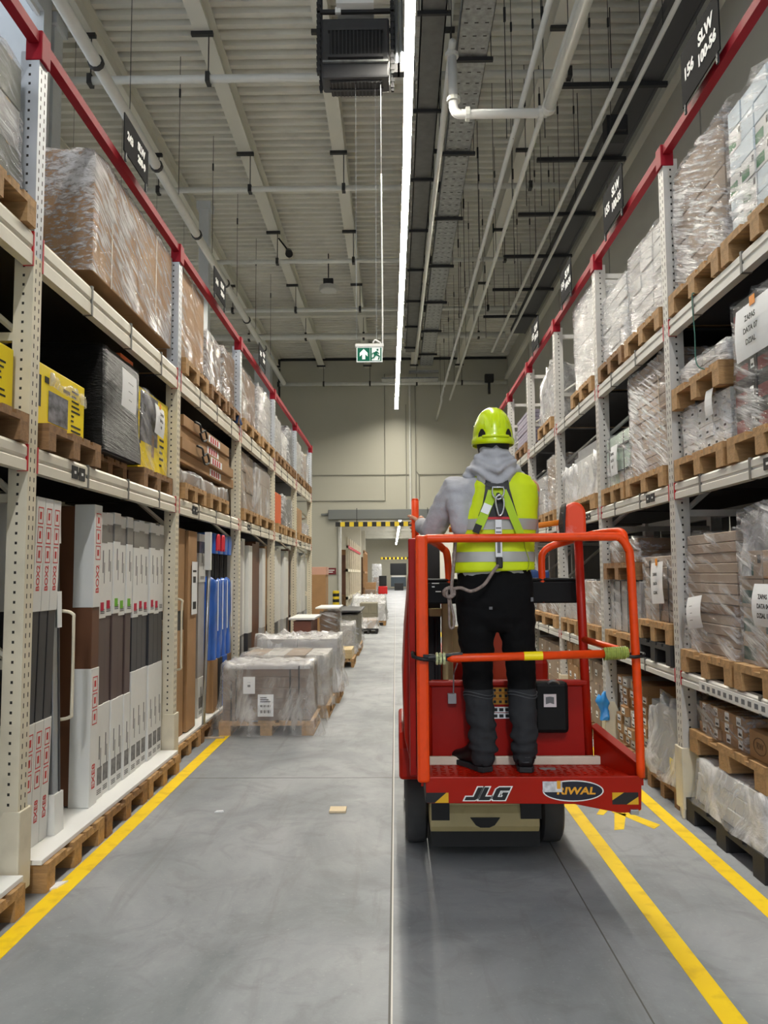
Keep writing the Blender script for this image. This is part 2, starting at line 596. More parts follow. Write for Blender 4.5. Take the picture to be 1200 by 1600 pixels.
# columns
for i, (x, y, w, lb) in enumerate(((-6.1, 13.35, 0.35, 'grey column beside the bright window wall on the left'), (-5.0, 20.4, 0.26, 'white steel column behind the left rack'), (-5.9, 35.2, 0.7, 'wide white column at the end wall'))):
    o = MB().box(x - w / 2, x + w / 2, y - w / 2, y + w / 2, 0, 11.5).box(x - w / 2 - 0.06, x + w / 2 + 0.06, y - w / 2 - 0.06, y + w / 2 + 0.06, 11.3, 11.5).build('column', LW)
    tag(o, lb, None, None, 'structure')

# ------------------------------------------------------------------ hall beyond the gateway
FARW = mat('far_hall_wall', (206, 202, 186), 0.65, var=0.03)
b = MB().box(-6.3, -6, YEND + 0.3, YFAR, 0, 5.6).box(3.6, 3.9, YEND + 0.3, YFAR, 0, 5.6).box(-6.3, 3.9, YFAR - 0.3, YFAR, 0, 5.6)
for y in (57.5, 66):
    b.box(-6, -2.5, y, y + 0.3, 0, 5.6)
tag(b.build('wall_far_hall', FARW), kind='structure')
b = MB()
prof, y = [], YEND + 0.3
while y < YFAR:
    prof += [(y, 5.6), (y + 0.4, 5.6), (y + 0.5, 5.75), (y + 0.9, 5.75)]
    y += 1.0
n = len(prof)
b.add([(x, p[0], p[1]) for x in (-6.3, 3.9) for p in prof], [(i, i + 1, n + i + 1, n + i) for i in range(n - 1)])
b.box(-6.3, 3.9, YEND + 0.3, YFAR, 5.78, 5.9)
for y in (44, 51, 58, 65, 72, 79):
    b.box(-6, 3.6, y, y + 0.25, 5.2, 5.6)
tag(b.build('ceiling_far_hall', DECK), kind='structure')

# ------------------------------------------------------------------ light strips
LAMPW = glow('led_diffuser', (255, 248, 232), 145.0)


def light_strip(pts, w, label, name='light_strip', group=None, emit=None, lips=True):
    root = empty(name, pts[0], label, 'light', group)
    for i in range(len(pts) - 1):
        a, c = Vector(pts[i]), Vector(pts[i + 1])
        d = (c - a).normalized()
        s = Vector((d.y, -d.x, 0)) * (w / 2)
        up = Vector((0, 0, 0.03))
        b = MB()
        b.add([a - s, a + s, c + s, c - s, a - s + up * 0.5, a + s + up * 0.5, c + s + up * 0.5, c - s + up * 0.5],
              [(0, 1, 2, 3), (4, 7, 6, 5), (0, 4, 5, 1), (2, 6, 7, 3), (1, 5, 6, 2), (0, 3, 7, 4)])
        b.build('diffuser', emit or LAMPW, root, world=True)
        # folded steel tray around the diffuser: its lips cut the light off sideways
        s2 = s * 1.12
        for e in ((-1, 1) if lips else ()):
            p, q = a + s * (e * 1.03), c + s * (e * 1.03)
            t = s * (e * 0.09)
            b = MB()
            lo_, hi_ = Vector((0, 0, -0.035)), Vector((0, 0, 0.03))
            b.add([p + lo_, p + t + lo_, q + t + lo_, q + lo_, p + hi_, p + t + hi_, q + t + hi_, q + hi_],
                  [(0, 1, 2, 3), (4, 7, 6, 5), (0, 4, 5, 1), (2, 6, 7, 3), (1, 5, 6, 2), (0, 3, 7, 4)])
            b.build('side_lip', WHITE, root, world=True)
        b = MB()
        b.add([a - s2 + up, a + s2 + up, c + s2 + up, c - s2 + up, a - s2 + up * 3, a + s2 + up * 3, c + s2 + up * 3, c - s2 + up * 3],
              [(0, 1, 2, 3), (4, 7, 6, 5), (0, 4, 5, 1), (2, 6, 7, 3), (1, 5, 6, 2), (0, 3, 7, 4)])
        b.build('housing', WHITE, root, world=True)
    for i in range(len(pts) - 1):
        a, c = Vector(pts[i]), Vector(pts[i + 1])
        k = int((c - a).length / 3) + 1
        for j in range(k):
            p = a.lerp(c, j / k) + Vector((0, 0, 0.09))
            MB().tube([p, (p.x, p.y, p.z + (2.9 if p.z > 6 else 0.2))], 0.004, 4).build('suspension_wire', DARKST, root, world=True)
    return root


light_strip([(0.24, 4.2, 9.1), (0.25, 10, 9.1), (0.26, 14, 9.1), (0.22, 20.3, 9.1), (0.09, 35.6, 9.1)], 0.13,
            'long glowing white light strip hanging above the middle of the aisle')
light_strip([(0.24, -12, 9.1), (0.24, -5.0, 9.1)], 0.13, 'added fill light strip over the aisle, unseen behind the camera', emit=glow('fill_strip_glow', (250, 252, 255), 330.0))  # unseen fill lamp, added to brighten the sides facing the camera
light_strip([(-6.1, 14.5, 9.1), (-6.1, 25, 9.1)], 0.13, 'light strip hidden behind the left rack')
light_strip([(0.35, 39.5, 4.9), (0.1, 88, 4.9)], 0.13, 'light strip seen through the gateway under the far ceiling', emit=glow('led_diffuser_far', (255, 252, 246), 75.0), lips=False)

# ------------------------------------------------------------------ pipes, trays, rods
def pipe_run(label, pts, r, clamps=0.0, rods=0.0, up=2.6, name='pipe', seg=10, m=None, cat='pipe', group=None):
    root = empty(name, pts[0], label, cat, group)
    MB().tube(pts, r, seg).build('tube', m or PIPEW, root, smooth=True, world=True)
    a, c = Vector(pts[0]), Vector(pts[-1])
    L = (c - a).length
    d = (c - a).normalized()
    if clamps:
        k = int(L / clamps)
        for j in range(1, k):
            p = a + d * (j * clamps)
            MB().tube([p - d * 0.035, p + d * 0.035], r * 1.28, seg).build('coupling', CLAMP, root, world=True)
    if rods:
        k = int(L / rods)
        for j in range(k):
            p = a + d * ((j + 0.5) * rods)
            b = MB().tube([p, (p.x, p.y, p.z + up)], 0.006, 4)
            b.box(p.x - 0.016, p.x + 0.016, p.y - 0.016, p.y + 0.016, p.z + up * 0.72, p.z + up * 0.72 + 0.16)
            b.build('hanger', DARKST, root, world=True)
    return root


pipe_run('fat white pipe with dark couplings running above the left rack', [(-4.03, 2, 8.6), (-4.03, 28.5, 8.6)], 0.085, 2.75, 2.75, 2.9)
pipe_run('white pipe of a pair on the right, the one nearer the light strip', [(2.1, 4, 9.1), (2.0, 33.2, 9.1), (2.0, 33.2, 8.9), (2.0, 37.4, 8.9)], 0.045, 0, 2.6, 2.7)
pipe_run('white pipe of a pair on the right, the one farther from the light strip', [(2.47, 4, 9.1), (2.4, 33.8, 9.1)], 0.045, 0, 2.6, 2.7)
pipe_run('thin pale conduit near the right wall, inner one of two', [(3.5, 4, 9.1), (3.32, 26.4, 9.1)], 0.038, 0, 2.6, 2.7)
pipe_run('thin pale conduit near the right wall, outer one of two', [(3.8, 4, 9.1), (3.68, 26.4, 9.1)], 0.038, 0, 2.6, 2.7)
for i, (y, r_, x0, x1, lb) in enumerate(((13.7, 0.075, -9, 4.2, 'first white sprinkler pipe crossing under the roof, at the dark heater'),
                                         (17.85, 0.065, -9, 4.2, 'second white sprinkler pipe crossing under the roof'),
                                         (22.15, 0.065, -9, 4.2, 'third white sprinkler pipe crossing under the roof'),
                                         (26.35, 0.07, -9, 4.2, 'fourth white sprinkler pipe crossing under the roof'),
                                         (29.4, 0.12, -9, 4.2, 'thick white pipe crossing under the roof before the end wall'),
                                         (36.9, 0.09, -5.4, 5.3, 'white pipe running across the top of the end wall'))):
    root = empty('sprinkler_pipe', (x0, y, 10.6), lb, 'pipe')
    MB().tube([(x0, y, 10.6), (x1, y, 10.6)], r_, 10).build('tube', PIPEW, root, smooth=True, world=True)
    for x in (-5.6, -3.45, -1.26, 0.95, 3.08):
        b = MB().box(x - 0.2, x + 0.2, y - 0.04, y + 0.04, 11.43, 11.5).tube([(x + 0.12, y, 10.6), (x + 0.12, y, 11.45)], 0.012, 5)
        b.box(x + 0.08, x + 0.16, y - 0.09, y + 0.09, 10.6 - r_ - 0.02, 10.6 + r_ + 0.02)
        b.build('beam_clamp', CLAMP, root, world=True)
# bent water pipe: along the aisle, down an elbow, across to the right
root = empty('bent_pipe', (2.36, 11.6, 8.6), 'bright white pipe dropping and turning right through elbows near the galvanised tray', 'pipe')
MB().tube([(2.42, 5, 8.6), (2.36, 11.55, 8.6)], 0.085, 12).build('tube', PIPEW, root, smooth=True, world=True)
MB().tube([(2.36, 11.6, 8.6)] + [(1.05, 11.6, 8.6)] + bez((1.05, 11.6, 8.6), (0.95, 11.6, 8.6), (0.94, 11.6, 8.72), 5) + [(0.93, 11.7, 9.7)], 0.07, 12).build('tube', WHITE, root, smooth=True, world=True)
MB().tube([(0.93, 11.5, 9.7), (0.82, 30, 9.7)], 0.055, 10).build('tube', PIPEW, root, smooth=True, world=True)
for p, q in (((2.22, 11.6, 8.6), (2.29, 11.6, 8.6)), ((1.12, 11.6, 8.6), (1.18, 11.6, 8.6)), ((0.94, 11.6, 8.80), (0.94, 11.6, 8.86)), ((0.93, 11.7, 9.58), (0.93, 11.7, 9.64)), ((2.36, 11.4, 8.6), (2.36, 11.5, 8.6))):
    MB().tube([p, q], 0.105, 12).build('coupling', PIPEW, root, world=True)
for y in (6.5, 9.5):
    MB().tube([(2.38, y, 8.6), (2.38, y, 11.98)], 0.008, 5).box(2.35, 2.41, y - 0.02, y + 0.02, 11.2, 11.4).build('hanger', DARKST, root, world=True)
for y in (14.5, 19.5, 24.5):
    MB().tube([(0.9, y, 9.7), (0.9, y, 11.98)], 0.008, 5).build('hanger', DARKST, root, world=True)
# galvanised trays
root = empty('cable_tray', (1.3, 6, 10.0), 'wide perforated galvanised cable tray right of the light strip', 'cable tray')
b = MB()
for (x0, x1, z0, z1) in ((1.05, 1.06, 10.0, 10.2), (1.54, 1.55, 10.0, 10.2), (1.05, 1.55, 10.0, 10.012)):
    b.box(x0, x1, 5, 31.5, z0, z1, 0)
for k in range(88):
    y = 5.2 + k * 0.3
    for x in (1.14, 1.30, 1.46):
        b.box(x - 0.03, x + 0.03, y, y + 0.02, 9.997, 10.0, 1)
b.build('tray', [GALV, DARKHOLE], root, world=True)
for k in range(9):
    y = 6.5 + k * 2.9
    b = MB().box(0.95, 1.65, y, y + 0.06, 9.93, 9.995)
    for x in (0.98, 1.62):
        b.tube([(x, y + 0.03, 9.95), (x, y + 0.03, 11.95)], 0.008, 5)
    b.build('hanger', DARKST, root, world=True)
MB().box(0.6, 1.8, 31.3, 31.6, 9.7, 9.76).box(-0.5, 1.8, 31.6, 32.2, 9.5, 9.56).build('end_plate', GALV, root, world=True)
root = empty('cable_tray', (0.65, 6, 10.4), 'narrow dark cable tray beside the light strip', 'cable tray')
b = MB().box(0.46, 0.48, 5, 30.5, 10.28, 10.43).box(0.84, 0.86, 5, 30.5, 10.28, 10.43).box(0.46, 0.86, 5, 30.5, 10.28, 10.29)
b.build('tray', mat('dull_zinc', (104, 104, 102), 0.5, metal=0.3, var=0.15), root, world=True)
for k in range(10):
    y = 6.4 + k * 2.6
    b = MB().box(0.40, 0.92, y, y + 0.05, 10.22, 10.28).tube([(0.43, y, 10.25), (0.43, y, 11.95)], 0.008, 5).tube([(0.89, y, 10.25), (0.89, y, 11.95)], 0.008, 5)
    b.build('bracket', DARKST, root, world=True)
# dark tray along the right wall
root = empty('cable_tray', (4.6, 6, 10.5), 'dark cable tray running along the right wall under the roof', 'cable tray')
b = MB().box(4.35, 4.40, 5, 29, 10.5, 10.7).box(4.85, 4.90, 5, 29, 10.5, 10.7)
b.box(4.4, 4.85, 5, 29, 10.52, 10.55)
b.build('tray', mat('tray_dark_grey', (74, 74, 76), 0.6), root, world=True)
for k in range(9):
    b = MB().box(3.1, 5.0, 6 + k * 2.6, 6.08 + k * 2.6, 10.42, 10.5).tube([(4.0, 6.04 + k * 2.6, 10.45), (4.0, 6.04 + k * 2.6, 11.95)], 0.01, 5)
    b.build('bracket', DARKST, root, world=True)
tag(MB().box(4.1, 4.5, 14.6, 14.9, 9.95, 10.35).box(4.15, 4.45, 14.5, 14.6, 10.0, 10.3).build('wall_spotlight', DARKST), 'dark box fixture under the dark cable tray by the right wall', 'fixture')

# heater
root = empty('unit_heater', (-0.5, 11.0, 8.6), 'dark grey air heater with two slatted grilles hanging under the roof', 'heater')
HEAT = mat('heater_graphite', (58, 58, 60), 0.5, var=0.08)
b = MB()
b.box(-1.0, -0.03, 10.75, 11.13, 8.66, 9.55)
b.build('casing', HEAT, root, bevel=0.03, world=True)
b = MB().box(-0.88, -0.14, 10.70, 10.75, 8.95, 9.33, 1)
for k in range(14):
    x = -0.86 + k * 0.053
    b.box(x, x + 0.012, 10.68, 10.72, 8.96, 9.32, 0)
b.box(-0.9, -0.12, 10.68, 10.75, 9.32, 9.36, 0).box(-0.9, -0.12, 10.68, 10.75, 8.92, 8.96, 0)
b.build('grille', [HEAT, BLACK], root, world=True)
b = MB().box(-0.88, -0.14, 10.82, 11.15, 8.63, 8.66, 1)
for k in range(14):
    x = -0.86 + k * 0.053
    b.box(x, x + 0.012, 10.82, 11.15, 8.62, 8.65, 0)
b.box(-0.9, -0.12, 10.97, 11.0, 8.61, 8.65, 0)
b.build('grille', [HEAT, BLACK], root, world=True)
MB().box(-0.98, -0.05, 10.70, 10.74, 8.86, 8.89).build('rail', GALV, root, world=True)
for (x, y) in ((-1.04, 10.75), (0.01, 10.75), (-1.04, 11.16), (0.01, 11.16)):
    b = MB().box(x - 0.02, x + 0.02, y - 0.02, y + 0.02, 8.7, 11.5)
    for k in range(12):
        b.box(x - 0.028, x + 0.028, y - 0.028, y + 0.028, 8.75 + k * 0.09, 8.79 + k * 0.09)
    b.build('hanger', DARKST, root, world=True)
for y in (10.73, 11.14):
    MB().box(-1.06, 0.03, y, y + 0.05, 9.62, 9.67).build('cross_bar', DARKST, root, world=True)
MB().box(-0.78, -0.25, 10.6, 11.0, 9.66, 9.72).box(-0.8, -0.72, 10.7, 10.75, 9.60, 9.68).build('cover_plate', WHITE, root, world=True)
for x in (0.065, 0.135):
    MB().tube([(x, 10.8, 9.0), (x, 10.8, 11.6)], 0.032, 8).tube([(x, 10.8, 8.85), (x, 10.8, 9.0)], 0.035, 8).build('supply_pipe', ALU, root, world=True)
    MB().box(x - 0.05, x + 0.05, 10.74, 10.86, 8.72, 8.86).build('valve', DARKST, root, world=True)

# exit sign
GREEN = mat('exit_green', (0, 98, 74), 0.5, emit=0.12, spec=0.2)
SIGNW = mat('exit_white', (236, 242, 238), 0.5, emit=0.25)
root = empty('exit_sign', (-0.34, 10.6, 4.47), 'green emergency exit sign with white arrow and running figure, hung on wires', 'sign')
MB().box(-0.52, -0.16, 10.585, 10.61, 4.48, 4.69).build('plate', [SIGNW], root, world=True)
MB().box(-0.54, -0.14, 10.57, 10.64, 4.69, 4.735).build('lamp_housing', WHITE, root, bevel=0.006, world=True)
b = MB().box(-0.508, -0.335, 10.579, 10.586, 4.492, 4.678).box(-0.330, -0.172, 10.579, 10.586, 4.492, 4.497)
b.build('green_field', GREEN, root, world=True)
ax, az = -0.42, 4.585
b = MB().prism([(ax - 0.022, az - 0.07), (ax + 0.022, az - 0.07), (ax + 0.022, az), (ax + 0.055, az - 0.03), (ax + 0.055, az + 0.02), (ax, az + 0.075), (ax - 0.055, az + 0.02), (ax - 0.055, az - 0.03), (ax - 0.022, az)], 'y', 10.574, 10.58)
b.build('arrow', SIGNW, root, world=True)
b = MB().box(-0.330, -0.308, 10.576, 10.583, 4.497, 4.678).box(-0.19, -0.172, 10.576, 10.583, 4.497, 4.678)
fx = -0.255
for poly in ([(fx - 0.03, 4.60), (fx + 0.005, 4.63), (fx + 0.03, 4.62), (fx + 0.01, 4.565), (fx - 0.02, 4.565)],
             [(fx + 0.01, 4.57), (fx + 0.045, 4.55), (fx + 0.03, 4.51), (fx + 0.05, 4.508), (fx + 0.062, 4.56), (fx + 0.02, 4.59)],
             [(fx - 0.02, 4.57), (fx, 4.56), (fx - 0.02, 4.53), (fx - 0.055, 4.52), (fx - 0.055, 4.535), (fx - 0.03, 4.545)],
             [(fx + 0.02, 4.62), (fx + 0.05, 4.60), (fx + 0.048, 4.588), (fx + 0.015, 4.603)],
             [(fx - 0.02, 4.615), (fx - 0.05, 4.60), (fx - 0.05, 4.58), (fx - 0.04, 4.58), (fx - 0.038, 4.595), (fx - 0.012, 4.60)]):
    b.prism(poly, 'y', 10.575, 10.582)
b.prism([(fx + 0.028 + 0.014 * math.cos(k * PI / 6), 4.648 + 0.014 * math.sin(k * PI / 6)) for k in range(12)], 'y', 10.575, 10.582)
b.build('running_figure', GREEN, root, world=True)
for x in (-0.52, -0.24):
    MB().tube([(x, 10.6, 4.73), (x, 10.6, 8.62)], 0.0025, 4).build('wire', ALU, root, world=True)
MB().tube(smooth_path([(-0.16, 10.6, 7.2), (-0.155, 10.6, 4.8), (-0.19, 10.6, 4.76), (-0.26, 10.6, 4.79), (-0.29, 10.6, 4.75)]), 0.012, 6).tube([(-0.16, 10.6, 7.2), (-0.16, 10.6, 8.62)], 0.006, 5).build('cable', WHITE, root, smooth=True, world=True)

root.location.y += 0.27
root.location.z += 0.09
# round fixtures under the roof
root = empty('round_speaker', (-2.1, 25, 10.9), 'round grey drum-shaped fixture under the roof between two beams', 'fixture')
MB().lathe([(0.0, 0), (0.27, 0), (0.30, 0.03), (0.30, 0.16), (0.1, 0.2)], (-2.1, 25, 10.75)).build('drum', mat('drum_grey', (196, 196, 192), 0.5), root, world=True)
MB().box(-2.26, -1.94, 24.9, 25.1, 10.95, 11.15).tube([(-2.1, 25, 11.2), (-2.1, 25, 12)], 0.02, 6).build('mount', DARKST, root, world=True)
root = empty('spotlight', (-3.05, 22.5, 11.0), 'small black spotlight clamped to the second roof beam on the left', 'fixture')
MB().cyl((-3.05, 22.5, 11.05), (-3.0, 22.2, 10.85), 0.09, 0.11).build('head', BLACK, root, world=True)
MB().tube([(-3.05, 22.5, 11.05), (-3.35, 22.5, 11.45)], 0.025, 6).build('arm', BLACK, root, world=True)
# drum light on the end wall pipe and little wall box
tag(MB().box(4.4, 4.5, 36.55, 36.72, 10.0, 10.9).box(4.25, 4.65, 36.45, 36.75, 10.55, 10.9).build('wall_camera', DARKST), 'small dark camera on the pipe at the right end of the end wall', 'camera')

# hand pipe riser: free hanging rods on the right
for i, (x, y) in enumerate(((1.95, 13.0), (2.6, 13.0), (3.0, 15.5), (2.7, 15.5), (1.95, 17.5), (2.9, 18.5), (1.84, 20.0), (2.8, 21.5), (1.9, 22.5), (2.9, 24.5))):
    nth = ('first', 'second', 'third', 'fourth', 'fifth', 'sixth', 'seventh', 'eighth', 'ninth', 'tenth')[i]
    o = MB().tube([(x, y, 9.0), (x, y, 11.98)], 0.008, 5).box(x - 0.02, x + 0.02, y - 0.02, y + 0.02, 11.1, 11.35).build('hanger_rod', DARKST)
    tag(o, 'thin dark threaded rod hanging from the roof on the right, %s going away from camera' % nth, 'rod', 'threaded rods under the roof')
# ------------------------------------------------------------------ pallet racks
def rack(side, xf, ys, levels, top, label, steel, beam_m, rail_z, depth=1.1, skip_levels=(), zsplit=3.3, upper=None):
    """One run of racking; xf: |x| of the aisle face of the uprights, levels: (top of beam, height)."""
    s = side
    root = empty('pallet_rack', (s * xf, ys[1], 0), label, 'rack')

    def X(d):                      # d metres into the rack from the aisle face
        return s * (xf + d)

    def bx(b, d0, d1, y0, y1, z0, z1, mi=0):
        a, c = sorted((X(d0), X(d1)))
        return b.box(a, c, y0, y1, z0, z1, mi)
    y0 = ys[0]
    b = MB()
    for (za, zb, mi) in ((0, zsplit, 0), (zsplit, top, 2)):
        bx(b, 0, 0.012, y0 - 0.05, y0 + 0.05, za, zb, mi)
        bx(b, 0.012, 0.1, y0 - 0.05, y0 - 0.04, za, zb, mi)
    bx(b, 0.012, 0.1, y0 + 0.04, y0 + 0.05, 0, top)
    bx(b, 0.085, 0.1, y0 - 0.04, y0 - 0.02, 0, top)
    bx(b, 0.085, 0.1, y0 + 0.02, y0 + 0.04, 0, top)
    z = 0.42
    while z < top - 0.1:
        for dy in (-0.022, 0.022):
            bx(b, -0.0006, 0.004, y0 + dy - 0.004, y0 + dy + 0.004, z - 0.012, z + 0.012, 1)
        for dd in (0.05,):
            bx(b, dd - 0.006, dd + 0.006, y0 - 0.0506, y0 - 0.045, z - 0.007 + 0.02, z + 0.007 + 0.02, 1)
        z += 0.05
    up0 = b.build('upright', [steel, DARKHOLE, upper or steel], root, world=True)
    b = MB()
    bx(b, depth - 0.1, depth, y0 - 0.05, y0 + 0.05, 0, top)
    back0 = b.build('upright', [steel], root, world=True)
    b = MB()
    for i, zz in enumerate((0.3, 1.15, 2.0, 2.85, 3.7, top - 0.12)):
        bx(b, 0.1, depth - 0.1, y0 - 0.02, y0 + 0.02, zz, zz + 0.045)
        if i < 5:
            zn = (0.3, 1.15, 2.0, 2.85, 3.7, top - 0.12)[i + 1]
            b.tube([(X(0.1), y0, zz + 0.05), (X(depth - 0.1), y0, zn - 0.03)][::(1 if i % 2 == 0 else 1)], 0.02, 6)
    br0 = b.build('brace', [steel], root, world=True)
    b = MB()
    bx(b, -0.018, -0.004, y0 - 0.062, y0 + 0.062, 0.06, 0.46)
    for e in (-1, 1):
        ye = y0 + e * 0.062
        poly = [(X(-0.018), 0.06), (X(0.24), 0.06), (X(0.24), 0.12), (X(0.07), 0.46), (X(-0.018), 0.46)]
        b.prism(poly, 'y', ye - 0.006, ye + 0.006)
    bx(b, 0.02, 0.2, y0 - 0.07, y0 + 0.07, 0, 0.012)
    bx(b, -0.02, 0.0, y0 - 0.06, y0 - 0.03, 0, 0.1)
    gd0 = b.build('foot_guard', [CREAM], root, world=True, bevel=0.006)
    first = [up0, back0, br0, gd0]
    for y in ys[1:]:
        for o in first:
            c = link_copy(o, root)
            c.location = (0, y - y0, 0)
    # red top rail and its brackets
    b = MB()
    for y in ys:
        b = MB()
        bx(b, -0.014, 0.075, y - 0.055, y + 0.055, top - 0.05, rail_z + 0.075)
        b.build('rail_bracket', REDP, root, world=True, bevel=0.005)
    for i in range(len(ys) - 1):
        b = MB()
        bx(b, 0.0, 0.055, ys[i] + 0.06, ys[i + 1] - 0.06, rail_z, rail_z + 0.06)
        b.build('top_rail', REDP, root, world=True)
    # beams
    plate0 = None
    for i in range(len(ys) - 1):
        a, c = ys[i] + 0.05, ys[i + 1] - 0.05
        for (zt, h) in levels:
            if (i, zt) in skip_levels:
                continue
            prof = [(0.0, zt - h), (0.0, zt - h * 0.62), (0.008, zt - h * 0.56), (0.008, zt - h * 0.48), (0.0, zt - h * 0.42), (0.0, zt - h * 0.12), (0.012, zt), (0.05, zt), (0.05, zt - h)]
            b = MB().prism([(X(d), z_) for d, z_ in prof], 'y', a, c)
            bm_ = b.build('beam', [beam_m], root, world=True)
            for (q0, q1) in ((a, a + 0.012), (c - 0.012, c)):
                b = MB()
                bx(b, -0.003, 0.052, q0, q1, zt - h - 0.002, zt + 0.002)
                b.build('connector', REDCON, bm_, world=True)
            k = 3 if (c - a) > 2.2 else 2
            for j in range(1, k + 1):
                y = a + (c - a) * (j / (k + 0.6)) - 0.05
                b = MB()
                bx(b, -0.004, 0.054, y, y + 0.022, zt - h - 0.003, zt + 0.004)
                b.build('clip', mat('beam_clip', (112, 110, 104), 0.5), bm_, world=True)
            b = MB()
            bx(b, depth - 0.06, depth - 0.01, a, c, zt - h, zt)
            b.build('beam', [beam_m], root, world=True)
            if abs(zt - levels[1][0]) < 0.01:
                y = a + (c - a) * 0.17
                for e in (0, 1):
                    b = MB()
                    yy = y + e * 0.105
                    bx(b, -0.004, 0.0, yy, yy + 0.085, zt - h * 0.78, zt - h * 0.22, 0)
                    bx(b, -0.0052, -0.003, yy + 0.03, yy + 0.055, zt - h * 0.56, zt - h * 0.44, 1)
                    b.build('label_plate', [BLACK, WHITE], bm_, world=True)
    return root, X, bx


LY = [4.06 + 2.75 * k for k in range(-1, 6)]
RY = [5.45 + 1.92 * k for k in range(-1, 7)]
LX, RX = 1.88, 1.90
lrack, LXf, lbx = rack(-1, LX, LY, [(3.42, 0.18), (2.295, 0.135)], 4.42, 'long cream pallet rack along the left side with red top rail', CREAM, CREAM2, 4.46, upper=mat('galvanised_upright', (196, 200, 206), 0.38, metal=0.3, var=0.06))
rrack, RXf, rbx = rack(1, RX, RY, [(3.36, 0.115), (2.225, 0.11), (0.965, 0.09)], 4.52, 'long pale grey pallet rack along the right side with red top rail', GREYST, mat('grey_white_beam', (214, 212, 205), 0.4, var=0.05, vscale=2), 4.55)
# dark sheets added behind the racks to block light and stand for shade
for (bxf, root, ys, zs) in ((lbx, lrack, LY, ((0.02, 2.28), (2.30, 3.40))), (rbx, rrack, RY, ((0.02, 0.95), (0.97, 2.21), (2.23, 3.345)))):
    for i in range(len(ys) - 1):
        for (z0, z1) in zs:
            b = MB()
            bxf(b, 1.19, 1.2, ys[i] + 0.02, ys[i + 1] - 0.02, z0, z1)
            b.build('shade_panel', DARKST, root, world=True)
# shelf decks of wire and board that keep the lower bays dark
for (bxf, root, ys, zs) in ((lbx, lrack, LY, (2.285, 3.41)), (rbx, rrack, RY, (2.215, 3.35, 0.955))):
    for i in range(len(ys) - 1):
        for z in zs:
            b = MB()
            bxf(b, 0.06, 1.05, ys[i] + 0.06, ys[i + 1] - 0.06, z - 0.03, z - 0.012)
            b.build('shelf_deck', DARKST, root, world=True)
# bent tube guards between uprights of the left rack, bottom bay
for (y, d) in ((4.69, 0.03), (3.4, 0.03), (7.06, 0.02)):
    x = LXf(d)
    MB().tube(smooth_path([(LXf(0.12), y, 0.78), (x, y, 0.80), (LXf(0.02), y, 0.86), (LXf(0.02), y, 1.32), (x, y, 1.40), (LXf(0.12), y, 1.42)]), 0.010, 8).build('guard_loop', CREAM, lrack, smooth=True, world=True)
# white strip with round holes clipped to the lowest right-hand beam
b = MB()
rbx(b, -0.012, -0.005, 3.7, 5.05, 0.885, 0.945, 0)
for k in range(16):
    rbx(b, -0.0135, -0.011, 3.76 + k * 0.08, 3.80 + k * 0.08, 0.90, 0.928, 1)
b.build('label_strip', [WHITE, mat('strip_grey', (110, 112, 116), 0.5)], rrack, world=True)

# ------------------------------------------------------------------ black aisle signs above the red rails
SIGNB = mat('sign_black', (30, 30, 32), 0.9, spec=0.08)


def aisle_sign(side, x, y0, y1, z0, z1, num, code, label):
    root = empty('aisle_sign', (x, (y0 + y1) / 2, z0), label, 'sign', 'black aisle number signs')
    MB().box(x - 0.004, x + 0.004, y0, y1, z0, z1).build('board', SIGNB, root, world=True)
    d = 1 if side < 0 else -1                  # reading direction along y
    fx = x - side * 0.006
    W, H = y1 - y0, z1 - z0
    near, yc = (y0 if d > 0 else y1), (y0 + y1) / 2
    b = MB()
    xa, ya = (0, d, 0), (0, 0, 1)
    b.text(num, H * 0.30, frame_mtx((fx, near + d * W * 0.22, z0 + H * 0.50), xa, ya), 0.002, bold=0.004)
    b.text('SLW', H * 0.30, frame_mtx((fx, near + d * W * 0.68, z0 + H * 0.68), xa, ya), 0.002, bold=0.004)
    b.text(code, H * 0.27, frame_mtx((fx, near + d * W * 0.70, z0 + H * 0.34), xa, ya), 0.002, bold=0.004)
    b.build('lettering', WHITE, root, world=True)
    for y in (y0 + 0.04, y1 - 0.04):
        MB().box(x - 0.006, x + 0.006, y - 0.01, y + 0.01, z0 - 0.06, z0).build('clip', DARKST, root, world=True)


aisle_sign(-1, -1.84, 5.20, 5.72, 4.53, 4.80, '243', '200-9', 'black sign 243 SLW on the left red rail, above the big wrapped bale')
aisle_sign(-1, -1.84, 7.90, 8.45, 4.53, 4.79, '244', '200-8', 'black sign on the red rail of the left rack, above the tall wrapped carton')
aisle_sign(-1, -1.84, 10.60, 11.15, 4.53, 4.79, '245', '200-7', 'small dark sign on the left red rail before the end wall column')
aisle_sign(1, 1.86, 4.30, 4.88, 4.57, 4.93, '156', '100-56', 'black sign 156 SLW 100-56 on the red rail of the right rack')
aisle_sign(1, 1.86, 6.22, 6.80, 4.57, 4.93, '155', '100-55', 'dark sign 155 SLW 100-55 on the red rail of the right rack')
aisle_sign(1, 1.86, 8.10, 8.62, 4.57, 4.93, '154', '100-54', 'dark sign on the right red rail, third from the camera')
aisle_sign(1, 1.86, 10.0, 10.5, 4.57, 4.93, '153', '100-53', 'dark sign on the right red rail, fourth from the camera')
# ------------------------------------------------------------------ pallets and loads on the racks
def sided(name, side, xf, y0, y1, z, label, cat, group=None):
    """Empty at the aisle edge of a load: local +x faces the aisle, local y runs along the rack."""
    return empty(name, (side * xf, (y0 + y1) / 2, z), label, cat, group, rz=(0 if side < 0 else PI))


_pal = {}


